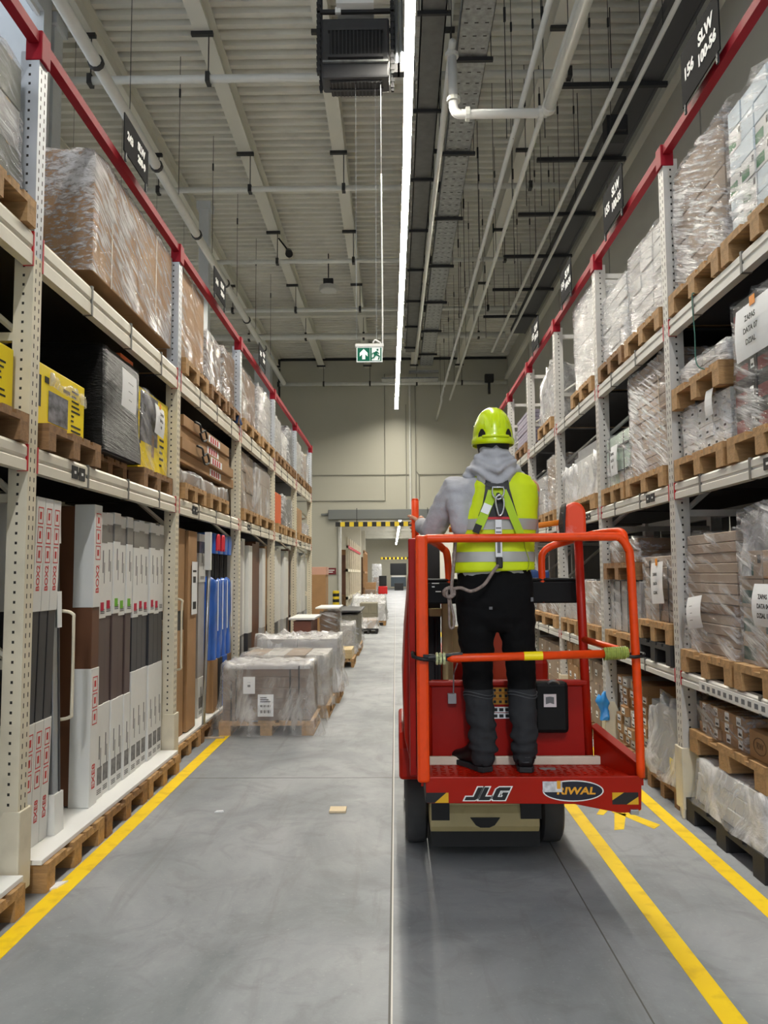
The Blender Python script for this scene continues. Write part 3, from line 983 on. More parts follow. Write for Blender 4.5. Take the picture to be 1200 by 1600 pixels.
def pallet_meshes(m):
    k = m.name
    if k not in _pal:
        b = MB()
        for y in (-0.4, -0.255, -0.07, 0.11, 0.255):
            b.box(-1.2, 0, y, y + 0.145 if y not in (-0.255, 0.11) else y + 0.1, 0.122, 0.144)
        for x in (-1.2, -0.672, -0.145):
            b.box(x, x + 0.145, -0.4, 0.4, 0.1, 0.122)
        deck = b.mesh('deck', [m])
        block = MB().box(-0.145, 0, -0.05, 0.05, 0.0, 0.078).mesh('block', [m])
        skid = MB().box(-1.2, 0, -0.05, 0.05, 0.0, 0.022).mesh('skid', [m])
        _pal[k] = (deck, block, skid)
    return _pal[k]


def pallet(side, xf, y0, y1, z, label, m=None, group='wooden pallets on the racks', depth=1.0, rz=None, loc=None, scale=None):
    m = m or WOOD
    if loc is None:
        root = sided('pallet', side, xf, y0, y1, z, label, 'pallet', group)
        sc = (depth / 1.2, (y1 - y0) / 0.8, 1)
    else:
        root = empty('pallet', loc, label, 'pallet', group, rz or 0)
        sc = scale
    deck, block, skid = pallet_meshes(m)

    def ch(name, me, x, y, zz):
        o = bpy.data.objects.new(name, me)
        COL.objects.link(o)
        o.parent = root
        o.location = (x * sc[0], y * sc[1], zz)
        o.scale = sc
        return o
    ch('deck', deck, 0, 0, 0)
    for y in (-0.35, 0, 0.35):
        ch('skid', skid, 0, y, 0)
        for x in (0, -0.5275, -1.055):
            ch('block', block, x, y, 0.022)
    return root


def carton_mesh(W, D, H, body, tape=True, sticker=None, band=None, sx=0.2):
    b = MB().box(-D, 0, -W / 2, W / 2, 0, H, 0)
    mats = [body, TAPE, PAPER, BLACK, band or DKGREENCARD]
    if tape:
        b.box(-D * 0.99, 0.0008, -0.025, 0.025, H * 0.93, H + 0.0008, 1)
    if sticker:
        y, z, w, h = sticker
        b.box(0, 0.0012, y * W - w / 2, y * W + w / 2, z * H - h / 2, z * H + h / 2, 2)
        b.box(0.0012, 0.0018, y * W - w * 0.35, y * W + w * 0.35, z * H - h * 0.3, z * H - h * 0.02, 3)
    if band:
        b.box(0, 0.0009, -W / 2 * 0.98, W / 2 * 0.2, H * 0.12, H * 0.6, 4)
        b.box(0, 0.0009, W * 0.3, W * 0.45, H * 0.55, H * 0.85, 3)
    return b.mesh('carton', mats)


def cartons(root, W, D, H, ny, nz, body, jit=0.012, gap=0.004, z0=0.0, tape=True, sticker=None, band=None, name='carton', alt=None, seed=1, bev=0.004):
    rnd = random.Random(seed)
    dw, dh = W / ny, H / nz
    me = carton_mesh(dw - gap, D, dh - gap * 0.6, body, tape, sticker, None if alt else band)
    me2 = carton_mesh(dw - gap, D, dh - gap * 0.6, alt, tape, sticker, band) if alt else None
    for i in range(ny):
        for k in range(nz):
            o = bpy.data.objects.new(name, me2 if (alt and rnd.random() < 0.35) else me)
            COL.objects.link(o)
            o.parent = root
            o.location = (rnd.uniform(-jit, 0), -W / 2 + dw * (i + 0.5) + rnd.uniform(-1, 1) * jit * 0.2, z0 + k * dh)
            if bev and ny * nz < 60:
                bv = o.modifiers.new('bevel', 'BEVEL')
                bv.width = bev
                bv.segments = 1


def shell(W, D, H, amp=0.012, r=0.03, flare=0.0, step=0.09, seed=0, top_amp=None, open_bottom=True, slump=0.0, freq=6.0):
    """A bag or wrap around a W x D x H load (local x from -D to 0): rounded box, wrinkled, flared at the foot."""
    nx, ny, nz = max(3, int(D / step)), max(3, int(W / step)), max(3, int(H / step))
    idx, vs, fs = {}, [], []

    def P(i, j, k):
        key = (i, j, k)
        if key not in idx:
            p = Vector((-D + D * i / nx, -W / 2 + W * j / ny, H * k / nz))
            q = Vector((min(max(p.x, -D + r), -r), min(max(p.y, -W / 2 + r), W / 2 - r), min(p.z, H - r)))
            d = p - q
            nrm = d.normalized() if d.length > 1e-6 else Vector((0, 0, 0))
            p = q + nrm * r if d.length > 1e-6 else p
            c = Vector((-D / 2, 0, 0))
            out = Vector(((p.x - c.x) / (D / 2), (p.y - c.y) / (W / 2), 0))
            t = min(1.0, max(0.0, p.z / H))
            n1 = mnoise.noise(Vector((p.x * freq, p.y * freq, p.z * freq * 0.7)) + Vector((seed * 7.3, seed, 0)))
            n2 = mnoise.noise(Vector((p.x * freq * 3, p.y * freq * 3, p.z * freq * 1.4)) + Vector((seed * 3.1, 0, seed)))
            w = (n1 * 0.7 + n2 * 0.5) * amp
            p = p + nrm * w
            if flare:
                p += out * flare * (1 - t) ** 2.2 * (1 + 0.5 * n1)
            if k == nz:
                p.z += (n1 + 0.6 * n2) * (top_amp if top_amp is not None else amp)
            if slump:
                p.z -= slump * t * (abs(out.x) ** 3 + abs(out.y) ** 3) * 0.5
            idx[key] = len(vs)
            vs.append(p)
        return idx[key]
    for i in range(nx):
        for j in range(ny):
            fs.append((P(i, j, nz), P(i + 1, j, nz), P(i + 1, j + 1, nz), P(i, j + 1, nz)))
    for k in range(nz):
        for i in range(nx):
            fs.append((P(i, 0, k), P(i + 1, 0, k), P(i + 1, 0, k + 1), P(i, 0, k + 1)))
            fs.append((P(i + 1, ny, k), P(i, ny, k), P(i, ny, k + 1), P(i + 1, ny, k + 1)))
        for j in range(ny):
            fs.append((P(0, j + 1, k), P(0, j, k), P(0, j, k + 1), P(0, j + 1, k + 1)))
            fs.append((P(nx, j, k), P(nx, j + 1, k), P(nx, j + 1, k + 1), P(nx, j, k + 1)))
    return MB().add(vs, fs)


def wrap(root, W, D, H, m, z0=0.0, dx=0.014, name='stretch_wrap', **kw):
    b = shell(W + 0.024, D + 0.024, H + 0.01, **kw)
    b.v = [(p[0] + dx, p[1], p[2] + z0) for p in b.v]
    return b.build(name, [m], root, smooth=True)


def paper(root, yc, zc, w, h, x=0.03, lines=('ZAPAS', 'DATA', 'DZIAL'), tilt=0.0, tape=None, name='paper_note', size=None, lean=0.0, curl=0.012):
    """A printed sheet stuck to the aisle face of a load, curling a little at its lower edge."""
    ca, sa = math.cos(tilt), math.sin(tilt)
    xa = Vector((0, ca, sa))
    ya = Vector((lean, -sa, ca)).normalized()
    b = MB()
    n = 8
    o = Vector((x, yc, zc))
    vs = []
    for e in (0, 0.0012):
        for k in range(n + 1):
            t = k / n - 0.5
            off = curl * math.sin((k / n) * PI) + curl * max(0, -t) * 0.8
            for s in (-0.5, 0.5):
                vs.append(o + xa * (s * w) + ya * (t * h) + Vector((off + e, 0, 0)))
    N = 2 * (n + 1)
    fs = [(2 * k, 2 * k + 1, 2 * k + 3, 2 * k + 2) for k in range(n)] + [(N + 2 * k, N + 2 * k + 2, N + 2 * k + 3, N + 2 * k + 1) for k in range(n)]
    b.add(vs, fs)
    sh = b.build(name, [PAPER], root)
    if lines:
        b = MB()
        s_ = size or h * 0.13
        for i, ln in enumerate(lines):
            t = 0.30 - 0.22 * i - (0.1 if len(lines) <= 3 else 0)
            p = o + ya * (t * h) + Vector((curl * 1.6 + 0.004, 0, 0))
            b.text(ln, s_, frame_mtx(p, xa, ya), 0.001, bold=0.001)
        b.build('lettering', BLACK, sh)
    if tape:
        b = MB()
        p = o + ya * (h * 0.47) + Vector((0.006, 0, 0))
        m_ = frame_mtx(p, xa, ya)
        b.box(-w * 0.07, w * 0.07, -h * 0.05, h * 0.12, 0, 0.003, 0, m_)
        b.build('tape', [tape], sh)
    return sh


def straps(root, W, D, H, ys, zs=(), m=None):
    b = MB()
    for y in ys:
        b.box(0.0005, 0.0035, y - 0.008, y + 0.008, 0, H + 0.003).box(-D, 0.0035, y - 0.008, y + 0.008, H, H + 0.003)
    for z in zs:
        b.box(0.0005, 0.0035, -W / 2 - 0.003, W / 2 + 0.003, z - 0.008, z + 0.008)
        for s in (-1, 1):
            yy = s * (W / 2 + 0.002)
            b.box(-D, 0.003, yy - 0.0015, yy + 0.0015, z - 0.008, z + 0.008)
    return b.build('strap', [m or STRAP], root)


ORTAPE = mat('orange_tape', (244, 150, 20), 0.5)
NOTE = mat('x', (1, 1, 1))
GP = 'wooden pallets on the racks'


def wrapped(side, y0, y1, z0, z1, label, ny, nz, body, fm, D=1.0, xf=1.93, alt=None, seed=1, amp=0.012, step=0.09, name='wrapped_load', cat='wrapped pallet load',
            flare=0.0, sticker=None, band=None, top_amp=None, r=0.02, group=None, tape=True, freq=6.0, zc=None, jit=0.012):
    W, H = y1 - y0, z1 - z0
    root = sided(name, side, xf, y0, y1, z0, label, cat, group or ('loads on the left rack' if side < 0 else 'loads on the right rack'))
    cartons(root, W, D, (zc or H), ny, nz, body, alt=alt, seed=seed, sticker=sticker, band=band, tape=tape, jit=jit)
    if fm:
        wrap(root, W, D, H, fm, amp=amp, step=step, seed=seed, flare=flare, top_amp=top_amp, r=r, freq=freq)
    return root


# ======================= LEFT RACK, top level
S = -1
pallet(S, 1.86, 3.2, 3.98, 3.425, 'pallet on the top left beam nearest the camera, under grey wrapped goods', WOOD)
r_ = wrapped(S, 3.42, 3.93, 3.572, 4.26, 'grey shiny wrapped load at the top left corner, before the first upright', 2, 3, GREYCARD, FILMG, alt=mat('olive_grey_carton', (104, 108, 98), 0.6), seed=3, amp=0.03, top_amp=0.06)
pallet(S, 2.12, 5.0, 6.70, 3.425, 'dark pallet set back under the big wrapped brown bale', WOOD2, depth=0.85)
r_ = wrapped(S, 4.92, 6.70, 3.575, 4.385, 'huge brown carton bale wrapped in shiny film on the top left shelf', 2, 1, CARD, FILMT, alt=CARD2, D=0.72, seed=5, amp=0.014, step=0.06, top_amp=0.025, tape=False, jit=0.0)
straps(r_, 1.78, 0.72, 0.81, (-0.55, 0.45), m=mat('pale_strap', (214, 206, 190), 0.4))
pallet(S, 1.86, 6.95, 7.83, 3.425, 'pallet under the tall brown wrapped carton on the top left shelf', WOOD)
wrapped(S, 6.97, 7.86, 3.572, 4.42, 'tall plain brown carton half wrapped in film, top left shelf past the second upright', 1, 1, CARD, FILM, seed=8, amp=0.02, D=0.95, jit=0)
pallet(S, 1.86, 7.95, 8.70, 3.425, 'pallet under the darker wrapped load left of the blue rag', WOOD2)
wrapped(S, 7.95, 8.70, 3.572, 4.12, 'brown wrapped load with a sloping top, middle of the second top left bay', 1, 3, CARD3, FILMT, seed=9, amp=0.03, top_amp=0.05)
pallet(S, 1.86, 8.78, 9.46, 3.425, 'pallet under the dark brown wrapped load before the third upright', WOOD2)
wrapped(S, 8.78, 9.44, 3.572, 4.22, 'dark brown wrapped cartons before the third left upright, top shelf', 1, 2, CARD3, FILM, seed=10, amp=0.02)
pallet(S, 1.86, 9.72, 10.9, 3.425, 'wide pallet in the third top left bay', WOOD)
wrapped(S, 9.72, 10.85, 3.572, 4.25, 'brown wrapped load with glossy corner, first of the third top left bay', 2, 2, CARD3, FILM, seed=11, amp=0.02)
pallet(S, 1.86, 11.05, 12.2, 3.425, 'second pallet in the third top left bay', WOOD)
wrapped(S, 11.05, 12.2, 3.572, 4.33, 'pale wrapped load before the fourth left upright, top shelf', 2, 3, GREYCARD, FILMG, seed=12, amp=0.02)
for i, (y0, y1, h, bd, lb) in enumerate(((12.45, 13.3, .62, GREYCARD, 'grey'), (13.38, 14.1, .5, WHITECARD, 'low white'), (14.18, 14.90, .74, DKGREY, 'dark'),
                                         (15.2, 16.2, .68, GREYCARD, 'pale'), (16.3, 17.2, .6, CARD2, 'brownish'), (17.3, 17.66, .5, GREYCARD, 'narrow'))):
    pl = ('fourth', 'fifth')[i // 3]
    pallet(S, 1.86, y0, y1, 3.425, 'pallet under the %s load in the %s top left bay' % (lb, pl), WOOD2)
    wrapped(S, y0, y1, 3.572, 3.572 + h, '%s wrapped load in the %s top left bay' % (lb, pl), 1, 2, bd, FILMG, seed=20 + i, step=0.15)

o = tag(shell(0.14, 0.08, 0.11, amp=0.05, r=0.03, seed=12, step=0.02, freq=10).build('blue_rag', [mat('blue_rag', (44, 66, 110), 0.6, var=0.2)], smooth=True), 'crumpled blue rag lying on the top left beam before the third upright', 'rag')
o.location = (-1.86, 9.40, 3.43)
# ======================= LEFT RACK, middle level
pallet(S, 1.86, 3.20, 3.97, 2.30, 'pallet under the shaded yellow carton at the left picture edge', WOOD2)


def yellow_box(y0, y1, z0, z1, label, seed, D=0.85, picture=(0.1, 0.55, -0.1, 0.62), film_m=None, split=False):
    W, H = y1 - y0, z1 - z0
    root = sided('yellow_carton', -1, 1.95, y0, y1, z0, label, 'carton')
    b = MB().box(-D, 0, -W / 2, W / 2, 0, H, 0)
    b.build('carton', [YEL], root, bevel=0.006)
    a, c, e, f = picture
    b = MB().box(0, 0.002, -W / 2 + W * a, -W / 2 + W * c, H * max(0.02, e), H * f)
    b.build('printed_picture', [PHOTO], root)
    b = MB()
    rnd = random.Random(seed)
    for k in range(9):
        z = H * (0.12 + 0.085 * k)
        b.box(0.0005, 0.0022, W * 0.2, W * (0.24 + rnd.random() * 0.18), z, z + H * 0.03)
    b.box(0.0005, 0.0022, -W * 0.47, -W * 0.43, H * 0.3, H * 0.8).box(0.0005, 0.0022, -W * 0.36, -W * 0.28, H * 0.72, H * 0.82)
    for k in range(5):
        b.box(0.0005, 0.0022, W * (0.02 + k * 0.03), W * (0.035 + k * 0.03), H * 0.72, H * 0.78)
    b.build('print', [BLACK], root)
    return root


r_ = yellow_box(3.25, 3.97, 2.447, 2.78, 'yellow carton in shade at the left picture edge, behind the first upright', 1, picture=(0.3, 0.35, 0.7, 0.75))
pallet(S, 1.86, 4.20, 4.96, 2.30, 'pallet under the bright yellow carton with the grey machine picture', WOOD2)
r_ = yellow_box(4.24, 4.90, 2.447, 2.80, 'low bright yellow carton with a grey machine picture, just past the first left upright', 2, picture=(0.22, 0.62, 0.12, 0.62))
b = shell(0.5, 0.06, 0.07, amp=0.03, r=0.02, seed=31, step=0.02)
b.v = [(p[0] + 0.015, p[1] + 0.08, p[2] + 0.235 - 0.05 * p[1]) for p in b.v]
b.build('film_band', [FILMW], r_, smooth=True)
tag(MB().box(-2.95, -2.5, 4.25, 4.85, 2.80, 3.16).build('red_carton', mat('dark_red_carton', (150, 40, 24), 0.6), bevel=0.004), 'dark red carton in the shade behind the low yellow carton', 'carton')
pallet(S, 1.98, 5.12, 5.80, 2.30, 'pallet under the black wrapped stack', WOOD2)
r_ = wrapped(S, 5.12, 5.84, 2.447, 3.15, 'tall stack wrapped in black film with a white delivery sheet, between two yellow cartons', 1, 4, BLACKCARD, FILMB, D=0.95, seed=33, amp=0.008, step=0.07, flare=0.02, name='black_wrapped_stack')
paper(r_, 0.02, 0.47, 0.30, 0.27, 0.055, lines=('- - - - -', '- - - -', '- - -'), tilt=-0.05, curl=0.006)
MB().box(-0.7, -0.02, 0.05, 0.32, 0.71, 0.76).build('orange_sheet', [ORANGE], r_)
pallet(S, 1.90, 5.95, 6.72, 2.30, 'pallet under the tall yellow carton with the white note', WOOD2)
r_ = yellow_box(5.95, 6.72, 2.447, 3.07, 'tall yellow carton with a grey picture and white note, before the second left upright', 3, picture=(0.04, 0.62, 0.34, 0.97))
wrap(r_, 0.77, 0.85, 0.62, film('thin_film', lo=0.02, hi=0.5, scale=7, stretch=(1, 0.3, 2.4), rough=0.1, rot=0.6, bump=1.0), amp=0.012, seed=34)
paper(r_, 0.0, 0.42, 0.24, 0.24, 0.04, lines=('ZAPAS', 'DATA', '07'), tilt=-0.08, tape=ORTAPE)
MB().box(0.002, 0.004, -0.06, 0.0, 0.12, 0.3).build('printed_tool', [CARD], r_)
# brown flat cartons with black straps, second bay
pallet(S, 1.86, 6.98, 7.78, 2.30, 'first pallet under the strapped brown cartons', WOOD)
pallet(S, 1.86, 7.95, 8.85, 2.30, 'second pallet under the strapped brown cartons', WOOD)
r_ = sided('wrapped_bundle', S, 1.93, 6.98, 9.1, 2.447, 'low wrapped bundle lying under the strapped brown cartons', 'wrapped bundle')
cartons(r_, 2.1, 0.9, 0.14, 1, 1, CARD3, tape=False)
wrap(r_, 2.1, 0.9, 0.14, FILMM, amp=0.02, seed=36)
for k, (y0, y1, z, dx, lb) in enumerate(((6.99, 9.35, 2.61, 0.0, 'bottom'), (6.97, 9.2, 2.72, -0.03, 'second'), (7.0, 9.1, 2.83, 0.0, 'third'), (7.05, 9.0, 2.94, -0.02, 'top'))):
    z += 0.03
    r_ = sided('flat_carton', S, 1.92 + dx, y0, y1, z, 'long flat brown carton, %s of the strapped stack on the left middle shelf' % lb, 'carton', 'strapped flat brown cartons')
    W = y1 - y0
    MB().box(-0.8, 0, -W / 2, W / 2, 0, 0.103).build('carton', [CARD], r_, bevel=0.004)
    b = MB().box(0.0004, 0.002, -0.02, 0.5, 0.015, 0.085, 0)
    for q in range(4):
        b.box(0.002, 0.0028, 0.05 + q * 0.1, 0.11 + q * 0.1, 0.02, 0.08, 1)
    b.build('label', [PAPER, INKRED], r_)
    if k % 2 == 1:
        MB().tube(smooth_path([(0.01, -0.62, 0.1), (0.03, -0.5, 0.09), (0.02, -0.4, 0.04), (0.03, -0.3, 0.07), (0.03, -0.22, 0.0), (0.025, -0.36, -0.04), (0.02, -0.45, 0.02)]), 0.011, 6).build('strap', [STRAP], r_, smooth=True)
for i, (y0, y1, h, bd, fm, lb) in enumerate(((9.72, 10.75, .74, CARD2, FILM, 'tall brown wrapped load with dark sides in the third left bay, middle shelf'),
                                             (10.85, 12.15, .72, CARD2, FILMM, 'tall pale wrapped load in the third left bay, middle shelf'),
                                             (12.6, 13.4, .52, ORANGE, None, 'orange carton on the middle shelf of the fourth left bay'),
                                             (13.5, 14.8, .55, DKGREY, FILMG, 'dark wrapped load beside the orange carton'),
                                             (15.4, 16.4, .5, CARD, None, 'plain brown carton on the middle shelf of the fifth left bay'),
                                             (16.5, 17.6, .25, GREYCARD, FILMG, 'low grey wrapped load on the middle shelf of the fifth left bay'))):
    pallet(S, 1.86, y0, y1, 2.30, 'pallet under the %s' % lb.split(' on the')[0].split(' in the')[0], WOOD)
    wrapped(S, y0, y1, 2.447, 2.447 + h, lb, 2 if i < 2 else 1, 3 if i < 2 else 1, bd, fm, seed=40 + i, step=0.12, amp=0.02)

# ======================= LEFT RACK, bottom level: pallets with a white board, standing packed boards
for bay in range(0, 6):
    a = LY[bay] + 0.1
    c = LY[bay + 1] - 0.1
    w = (c - a) / 3
    for k in range(3):
        pallet(S, 1.80 if bay < 2 else 1.88, a + k * w + 0.02, a + (k + 1) * w - 0.02, 0.0, 'floor pallet %s in the %s left bay, under the white board' % (('nearest the camera', 'in the middle', 'farthest')[k], ('nearest', 'second', 'third', 'fourth', 'fifth', 'sixth')[bay]), WOOD2 if k == 1 else WOOD, group='floor pallets under the left rack')
    tag(MB().box(-2.95, -1.82 if bay < 2 else -1.90, a, c, 0.146, 0.172).build('base_board', WHITE, bevel=0.003), 'white base board lying on the floor pallets of the %s left bay' % ('nearest', 'second', 'third', 'fourth', 'fifth', 'sixth')[bay], 'board')
ZB, ZT = 0.173, 2.05


def tall_board(y0, y1, body, label, x=1.96, depth=0.4, zt=ZT, caps=(0.62, 0.64), cap_depth=None, lean=0.0, sq=None, zb=ZB, group=None, red=False, name='boxed_board', film_m=None, marks=True, seed=0):
    """A packed board standing on end, its aisle edge towards +x: panel, carton caps at both ends, coloured squares."""
    root = empty(name, (-x, (y0 + y1) / 2, zb), label, 'board', group)
    W, H = y1 - y0, zt - zb
    MB().box(-depth, -0.004, -W / 2 + 0.004, W / 2 - 0.004, 0.01, H - 0.01).build('panel', [body], root, bevel=0.003)
    cd = cap_depth or depth
    rnd = random.Random(seed + int(y0 * 100))
    for (nm, z0, z1) in (('bottom_cap', 0, caps[0]), ('top_cap', H - caps[1], H)):
        if z1 - z0 < 0.02:
            continue
        b = MB().box(-cd, 0.002, -W / 2, W / 2, z0, z1, 0)
        cp = b.build(nm, [CAPW], root, bevel=0.003)
        if marks and not red and nm == 'top_cap':
            MB().box(-cd - 0.001, 0.0028, -W / 2 - 0.001, W / 2 + 0.001, z1 - 0.2, z1 - 0.08).build('clear_gap', [mat('smoky_film', (120, 116, 112), 0.2)], cp)
        if marks:
            b = MB()
            ink = 1 if red else 0
            zc = (z0 + z1) / 2
            if not red:
                b.box(0.002, 0.0032, -W * 0.08, W * 0.02, zc - 0.05, zc + 0.10, 0)
                b.box(0.002, 0.0032, W * 0.14, W * 0.2, zc - 0.12, zc + 0.02, 0)
                for q in range(3):
                    b.box(0.002, 0.0032, -W * 0.3, W * 0.3, z0 + 0.03 + q * 0.012, z0 + 0.036 + q * 0.012, 0)
                if nm == 'bottom_cap':
                    b.box(0.002, 0.0032, -W * 0.35, W * 0.35, z0 + 0.09, z0 + 0.2, 3)
            else:
                for q in range(3):
                    zq = z1 - 0.1 - q * 0.105
                    for (ya, yb, za, zb_) in ((-.3, .3, zq + .04, zq + .046), (-.3, .3, zq - .046, zq - .04), (-.3, -.27, zq - .04, zq + .04), (.27, .3, zq - .04, zq + .04), (-.1, .1, zq - .02, zq + .02)):
                        b.box(0.002, 0.0032, ya * W, yb * W, za, zb_, 1)
                b.text('BOX2' if nm == 'top_cap' else 'EXE8', W * 0.55, frame_mtx((0.0025, 0, z0 + 0.18), (0, 0, 1), (0, -1, 0)), 0.001, 1, bold=0.001)
            if b.v:
                b.build('print', [mat('print_grey', (96, 96, 98), 0.6), INKRED, GREEN_SQ, mat('print_photo', (120, 118, 116), 0.6, var=0.5, vscale=20)], cp)
    if sq:
        b = MB().box(0.0022, 0.0045, -W * 0.3, W * 0.15, H - caps[1] + 0.05, H - caps[1] + 0.105)
        b.build('colour_mark', [sq], root)
    if lean:
        root.rotation_euler = (0, lean, 0)
    return root


gA = 'white-capped grey boards by the first upright'
for k in range(3):
    tall_board(4.22 + k * 0.104, 4.32 + k * 0.104, DKGREY, 'dark grey board with white red-printed ends, %s of three beside the first upright' % ('first', 'second', 'third')[k], caps=(0.66, 0.62), red=True, depth=0.3, group=gA, lean=0.02, seed=k)
o = empty('aluminium_profile', (-1.93, 4.60, ZB), 'grey aluminium profile standing beside the three white-capped grey boards', 'profile')
MB().box(-0.10, 0, -0.045, 0.02, 0.02, 1.84).build('rail', [ALU], o, bevel=0.004)
MB().box(-0.06, 0.004, 0.021, 0.04, 0.02, 1.84).build('edge_strip', [DKGREY], o)
MB().box(-0.11, 0.012, -0.06, 0.06, 0.0, 0.22).build('bottom_cap', [CAPW], o)
MB().box(-0.11, 0.012, -0.0, 0.045, 1.64, 1.85).build('top_cap', [CAPW], o)
MB().box(0.004, 0.008, 0.0, 0.06, 1.15, 1.36).build('label', [PAPER], o)
o.rotation_euler = (0, -0.03, 0)
tall_board(5.06, 5.19, DKBROWN, 'wide brown door panel with big white end caps on the lower left shelf', depth=0.9, cap_depth=0.13, caps=(0.86, 0.66), red=True, zt=2.08, x=1.93)
for k in range(5):
    tall_board(5.215 + k * 0.132, 5.34 + k * 0.132, PURPLEBR, 'dark brown boxed board with white ends, %s of five with crimson and green squares' % ('first', 'second', 'third', 'fourth', 'fifth')[k],
               caps=(0.60, 0.70), depth=0.45, sq=(CRIM_SQ, CRIM_SQ, GREEN_SQ, GREEN_SQ, GREEN_SQ)[k], group='five brown boxed boards', seed=10 + k, x=1.95 + 0.008 * (k % 2), zt=2.04 + 0.01 * (k % 3))
for k in range(6):
    tall_board(5.89 + k * 0.136, 6.015 + k * 0.136, DKGREY, 'anthracite boxed board with white ends, %s of six before the second left upright' % ('first', 'second', 'third', 'fourth', 'fifth', 'sixth')[k],
               caps=(0.74, 0.72), depth=0.5, sq=CRIM_SQ if k < 5 else None, group='six anthracite boxed boards', seed=20 + k, x=1.95 + 0.006 * (k % 3), zt=2.03 + 0.012 * (k % 2))
# near bay: dark covered panel, corner cap, profile
o = empty('upholstered_board', (-1.98, 3.62, ZB), 'large black panel with a pale corner cap at the left picture edge', 'board')
MB().box(-0.9, 0, -0.06, 0.06, 0.0, 1.86).build('panel', [mat('black_fabric', (44, 46, 50), 0.8, var=0.12, vscale=30)], o, bevel=0.02)
MB().prism([(-0.5, 1.88), (0.03, 1.88), (0.03, 1.60), (-0.02, 1.60)], 'y', -0.075, 0.075).build('corner_cap', [CAPW], o)
MB().box(0.0, 0.02, 0.045, 0.075, 0.02, 1.7).build('edge_strip', [ALU], o)
MB().box(0.0, 0.022, -0.02, 0.04, 1.05, 1.22).build('label', [PAPER], o)
o = empty('aluminium_profile', (-1.96, 3.80, ZB), 'thin grey aluminium profile leaning before the first left upright', 'profile')
MB().box(-0.04, 0, -0.02, 0.02, 0, 1.45).build('rail', [ALU], o, bevel=0.003)
MB().box(-0.05, 0.004, -0.024, 0.024, 0.95, 1.2).build('label', [PAPER], o)
# second bay
tall_board(7.10, 7.36, BLACKCARD, 'tall cardboard pack with a black middle, right after the second left upright', caps=(0.95, 0.75), depth=0.8, marks=False, x=1.96, name='cardboard_pack')
tall_board(7.40, 7.72, CARD, 'tall plain cardboard pack with a white label, second past the second left upright', caps=(0, 0), depth=0.8, marks=False, x=1.93, name='cardboard_pack')
o = empty('label_sheet', (-1.925, 7.6, 1.25), 'white delivery label on the tall plain cardboard pack', 'label')
MB().box(0, 0.002, -0.1, 0.1, 0, 0.5).build('sheet', [PAPER], o)
MB().box(0.002, 0.003, -0.06, 0.06, 0.05, 0.12).box(0.002, 0.003, -0.06, 0.04, 0.3, 0.36).box(0.002, 0.003, -0.07, 0.06, 0.4, 0.42).build('print', [BLACK], o)
for ob in bpy.data.objects:
    if ob.name.startswith(('bottom_cap', 'top_cap')) and ob.parent and ob.parent.name.startswith('cardboard_pack'):
        ob.data.materials[0] = CARD
o = empty('white_tube', (-1.88, 7.95, ZB), 'thin white metal tube leaning between cardboard pack and blue bags', 'tube')
MB().tube([(0, -0.12, 0.0), (0, 0.08, 1.87)], 0.018, 8).build('tube', [ALU], o, smooth=True)
MB().box(-0.03, 0.03, -0.02, 0.03, 1.5, 1.88).build('end_sleeve', [CAPW], o)
tall_board(8.15, 8.42, GREYCARD, 'narrow grey pack standing behind the white metal tube', caps=(0.4, 0.5), depth=0.5, x=2.02)
for k in range(4):
    y = 8.56 + k * 0.235
    o = empty('blue_bag', (-1.93, y, ZB + 0.55), 'blue polythene package with dark rods, %s of four in the second left bay' % ('first', 'second', 'third', 'fourth')[k], 'package', 'four blue packages')
    b = shell(0.21, 0.4, 0.86, amp=0.02, r=0.05, seed=60 + k, step=0.05)
    b.build('bag', [BLUEPK], o, smooth=True)
    b = MB()
    for q in (-0.06, 0, 0.06):
        b.tube([(-0.06, q, 0.84), (-0.06, q, 1.16)], 0.012, 6)
    b.build('rod', [BLACK], o)
    b = shell(0.22, 0.4, 0.22, amp=0.012, r=0.03, seed=70 + k, step=0.05)
    b.v = [(p[0], p[1], p[2] + 1.13) for p in b.v]
    b.build('cap', [BLUEPK], o, smooth=True)
    if k < 2:
        b = MB()
        for s_ in (-1, 1):
            b.tube(smooth_path([(0.012, s_ * 0.055, 1.16), (0.014, s_ * 0.05, 1.3), (0.014, s_ * 0.02, 1.32), (0.012, s_ * 0.012, 1.18)]), 0.014, 6)
        b.build('logo', [mat('logo_red', (226, 40, 60), 0.5)], o)
    MB().box(0.01, 0.014, 0.02, 0.05, 0.3, 0.84).build('label', [PAPER], o)
    tag(MB().box(-2.3, -1.93, y - 0.1, y + 0.1, ZB, ZB + 0.55).build('box', [(CARD, BLACKCARD, BLUEPK, CARD3)[k]], bevel=0.004), '%s box under the blue packages' % ('plain brown', 'black', 'blue', 'dark brown')[k], 'box')
# third to fifth bays: standing doors and boards, white over dark
kinds = [(CAPW, DKGREY, 'white board with dark foot'), (CAPW, GREYCARD, 'white board with grey foot'), (DKBROWN, DKBROWN, 'brown board'), (GREYCARD, DKGREY, 'pale grey board with dark foot'), (CARD, CARD, 'cardboard-brown board')]
seq = [(9.75, 0.22, 0), (10.02, 0.2, 3), (10.27, 0.2, 1), (10.55, 0.25, 0), (10.9, 0.3, 2), (11.28, 0.3, 2), (11.65, 0.25, 1), (11.95, 0.2, 4),
       (12.5, 0.2, 3), (12.8, 0.25, 0), (13.15, 0.22, 0), (13.5, 0.28, 1), (13.9, 0.3, 1), (14.3, 0.3, 0), (14.7, 0.2, 2),
       (15.25, 0.25, 3), (15.6, 0.3, 0), (16.0, 0.3, 0), (16.4, 0.3, 1), (16.8, 0.3, 0), (17.2, 0.3, 1)]
